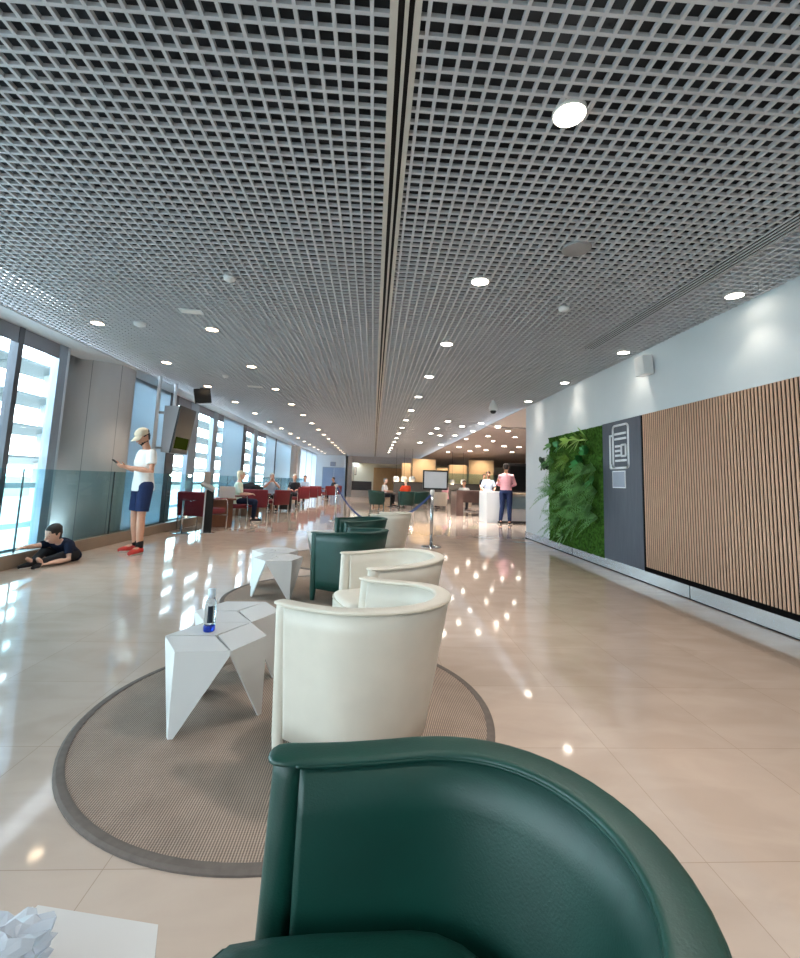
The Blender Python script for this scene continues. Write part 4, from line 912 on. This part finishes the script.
for i, (x0, x1, yt, Y, lab) in enumerate([(402, 411, 463, 31, 'narrow tan screen left of the tallest one behind the bar'), (412, 436, 459, 29, 'tall tan backlit screen left of the framed sign behind the bar'), (437, 448, 468, 33, 'low tan screen just right of the framed sign'), (449, 467, 465, 31, 'tan screen in the middle behind the bar'), (469, 494, 460, 29, 'tall tan screen nearest the man in pink behind the bar')]):
    a = at(x0, yt, 1, Y); b = at(x1, yt, 1, Y); t = thing('tan_screen', lab, 'screen panel', (a.x, Y, 0), 0, 'tan screens behind the bar'); z1 = min(H-.05, (a.z+b.z)/2)
    link('panel', B(0, b.x-a.x, 0, .12, .0, z1, .01), M['tan'], t)
    l = bpy.data.lights.new('panel_washer', 'SPOT'); l.energy = 60; l.color = (1, .82, .60); l.spot_size = R(120); l.spot_blend = .9; l.shadow_soft_size = .08
    lo = bpy.data.objects.new('panel_washer', l); COL.objects.link(lo); lo.location = ((a.x+b.x)/2, Y-.9, H-.08); lo.rotation_euler = (R(28), 0, 0)
for i, (px, Y) in enumerate([(396, 24.5), (404, 24.5), (412, 24.3), (452, 25.5), (463, 25.5)]):
    q = at(px, 479 if i < 3 else 482, 1, Y); lab = ['leftmost of the three glowing cream pendant lamps over the bar', 'middle of the three glowing cream pendant lamps over the bar', 'right of the three glowing cream pendant lamps over the bar', 'glowing small lamp left of the pair near the dark desk', 'glowing small lamp right of the pair near the dark desk'][i]
    t = thing('pendant_lamp', lab, 'lamp', (q.x, Y, q.z), 0, 'cream pendant lamps over the bar')
    rr_ = .16 if i < 3 else .13
    link('lamp_shade', lathe(NB(), [(rr_*.8, -.14), (rr_, -.05), (rr_, .06), (rr_*.7, .14)], 20), emishade if False else M['lampring'], t, True); bm = NB(); tube(bm, [(0, 0, .13), (0, 0, H-.01-q.z)], [.008]*2, 6); link('cord', bm, M['black'], t)
    l = bpy.data.lights.new('bulb', 'POINT'); l.energy = 14; l.color = (1, .85, .62); l.shadow_soft_size = .08; lo = bpy.data.objects.new('bulb', l); COL.objects.link(lo); lo.parent = t; lo.location = (0, -.05, -.22)
def far_chair(px, Y, face, mk, lab):
    q = at(px, 500, 1, Y); return chair(lab, mk, (q.x, Y, 0), face, 'tub chairs in the far lounge')
c1 = far_chair(375.5, 20.3, R(20), 'green', 'green tub chair far left by the bar lounge'); c1.scale = (1.12,)*3
c1 = far_chair(407, 20.1, R(100), 'green', 'teal green tub chair of the guest in orange'); c1.scale = (1.12,)*3
c1 = far_chair(440, 20.9, R(80), 'white', 'ivory tub chair in the far lounge behind the barrier post'); c1.scale = (1.12,)*3
c1 = far_chair(422, 21.8, R(150), 'green', 'dark green tub chair behind the framed sign'); c1.scale = (1.12,)*3
c1 = far_chair(466, 20.5, R(200), 'white', 'ivory tub chair under the dark wooden desk'); c1.scale = (1.0,)*3
q = at(391, 500, 1, 21.0); t = thing('lounge_table', 'small dark round table among the far lounge chairs', 'table', (q.x, 21.0, 0)); link('table_top', lathe(NB(), [(.4, .6), (.4, .64)], 28), M['dbrown'], t); link('pedestal', lathe(NB(), [(.2, 0), (.05, .04), (.04, .6)], 20), M['black'], t)
# end wall doors
q0 = at(322, 496, 1, YE); q1 = at(343.5, 496, 1, YE); zt = at(333, 468, 1, YE).z
o = struct('door_1', B(q0.x, (q0.x+q1.x)/2-.01, YE-.05, YE+.05, 0.01, zt), M['doorblue']); struct('door_2', B((q0.x+q1.x)/2+.01, q1.x, YE-.05, YE+.05, 0.01, zt), M['doorblue'])
bm = NB(); box(bm, q0.x-.06, q0.x, YE-.06, YE, 0, zt+.06); box(bm, q1.x, q1.x+.06, YE-.06, YE, 0, zt+.06); box(bm, q0.x, q1.x, YE-.06, YE, zt, zt+.06); struct('trim_5', bm, M['mull'])
q = at(333, 464, 1, YE-.1); t = thing('emergency_sign', 'small grey green emergency light box above the blue doors', 'sign', (q.x, YE-.005, q.z)); link('box', B(-.2, .2, -.08, 0, -.16, .16), M['greyplastic'], t); link('face', B(-.17, .17, -.084, -.08, -.13, .13), M['plate'], t)
# far wall dressing
struct('trim_6', B(.0, 2.9, 45.9, 46.0, 0, 2.5), M['beigewood'])
q0 = at(351, 497, 1, 33.5); q1 = at(371, 497, 1, 33.5)
t = thing('grey_partition', 'dark grey low partition beyond the end wall column', 'partition', (q0.x, 33.5, 0)); link('panel', B(0, q1.x-q0.x, 0, .12, .05, 1.1), M['darkgrey'], t); link('base', B(0, q1.x-q0.x, -.35, .0, 0, .45), M['bulk'], t)
q = at(364, 480, 1, 34); t = thing('potted_plant', 'small potted plant behind the dark grey partition', 'plant', (q.x, 34, 0)); link('pot', lathe(NB(), [(.16, 0), (.2, .85), (.17, .85)], 20), M['darkgrey'], t); bm = NB()
for k in range(14): a = R(rnd.uniform(0, 360)); blade(bm, (0, 0, .85), (math.cos(a)*.6, math.sin(a)*.6, 1), rnd.uniform(.4, .6), .06, .5)
link('foliage', bm, M['leaf4'], t)
q = at(353.5, 471, 1, 45.9); t = thing('wall_picture', 'small brown framed picture on the far cream wall', 'picture', (q.x, 46, q.z)); link('frame', B(-.3, .3, -.05, 0, -.4, .4), M['brown'], t); link('print', B(-.24, .24, -.055, -.05, -.34, .34), M['countertop'], t)
t = thing('stock_cabinet', 'dark tall cabinet wall at far right behind the white counter', 'cabinet', (7.2, 24, 0)); link('body', B(0, 9, 0, .6, 0, 2.35), M['darkgrey'], t); link('shelf_face', B(.1, 8.9, -.02, 0, .9, 2.2), M['black'], t)
# ------------------------------------------------------------------ light
w = bpy.data.worlds.new('World'); SC.world = w; w.use_nodes = True; nt = w.node_tree; bg = nt.nodes['Background']
geo = nt.nodes.new('ShaderNodeTexCoord'); sx = nt.nodes.new('ShaderNodeSeparateXYZ'); rp = nt.nodes.new('ShaderNodeValToRGB'); nt.links.new(geo.outputs['Generated'], sx.inputs[0]); nt.links.new(sx.outputs[2], rp.inputs[0])
rp.color_ramp.elements[0].position = .0; rp.color_ramp.elements[0].color = (.93, .97, 1, 1); rp.color_ramp.elements[1].position = .7; rp.color_ramp.elements[1].color = (.66, .84, 1, 1)
nt.links.new(rp.outputs[0], bg.inputs[0]); bg.inputs[1].default_value = 8.0
def portal(y0, y1, z0=.1, z1=2.9):
    l = bpy.data.lights.new('daylight_portal', 'AREA'); l.shape = 'RECTANGLE'; l.size = y1-y0; l.size_y = z1-z0
    lo = bpy.data.objects.new('daylight_portal', l); COL.objects.link(lo); lo.location = (XW-.1, (y0+y1)/2, (z0+z1)/2)
    lo.rotation_euler = (R(90), 0, R(-90)); l.cycles.is_portal = True
portal(-8, 0); portal(0, 7.4, z1=2.74); portal(8.5, 15.9); portal(15.9, 26.3)
portal(26.5, 34)
SC.view_settings.view_transform = 'Standard'; SC.view_settings.look = 'None'; SC.view_settings.exposure = 0.85; SC.view_settings.gamma = 1; SC.view_settings.use_curve_mapping = False
SC.cycles.max_bounces = 10; SC.cycles.diffuse_bounces = 5; SC.cycles.glossy_bounces = 4; SC.cycles.transparent_max_bounces = 12; SC.cycles.transmission_bounces = 6
SC.cycles.sample_clamp_indirect = 8
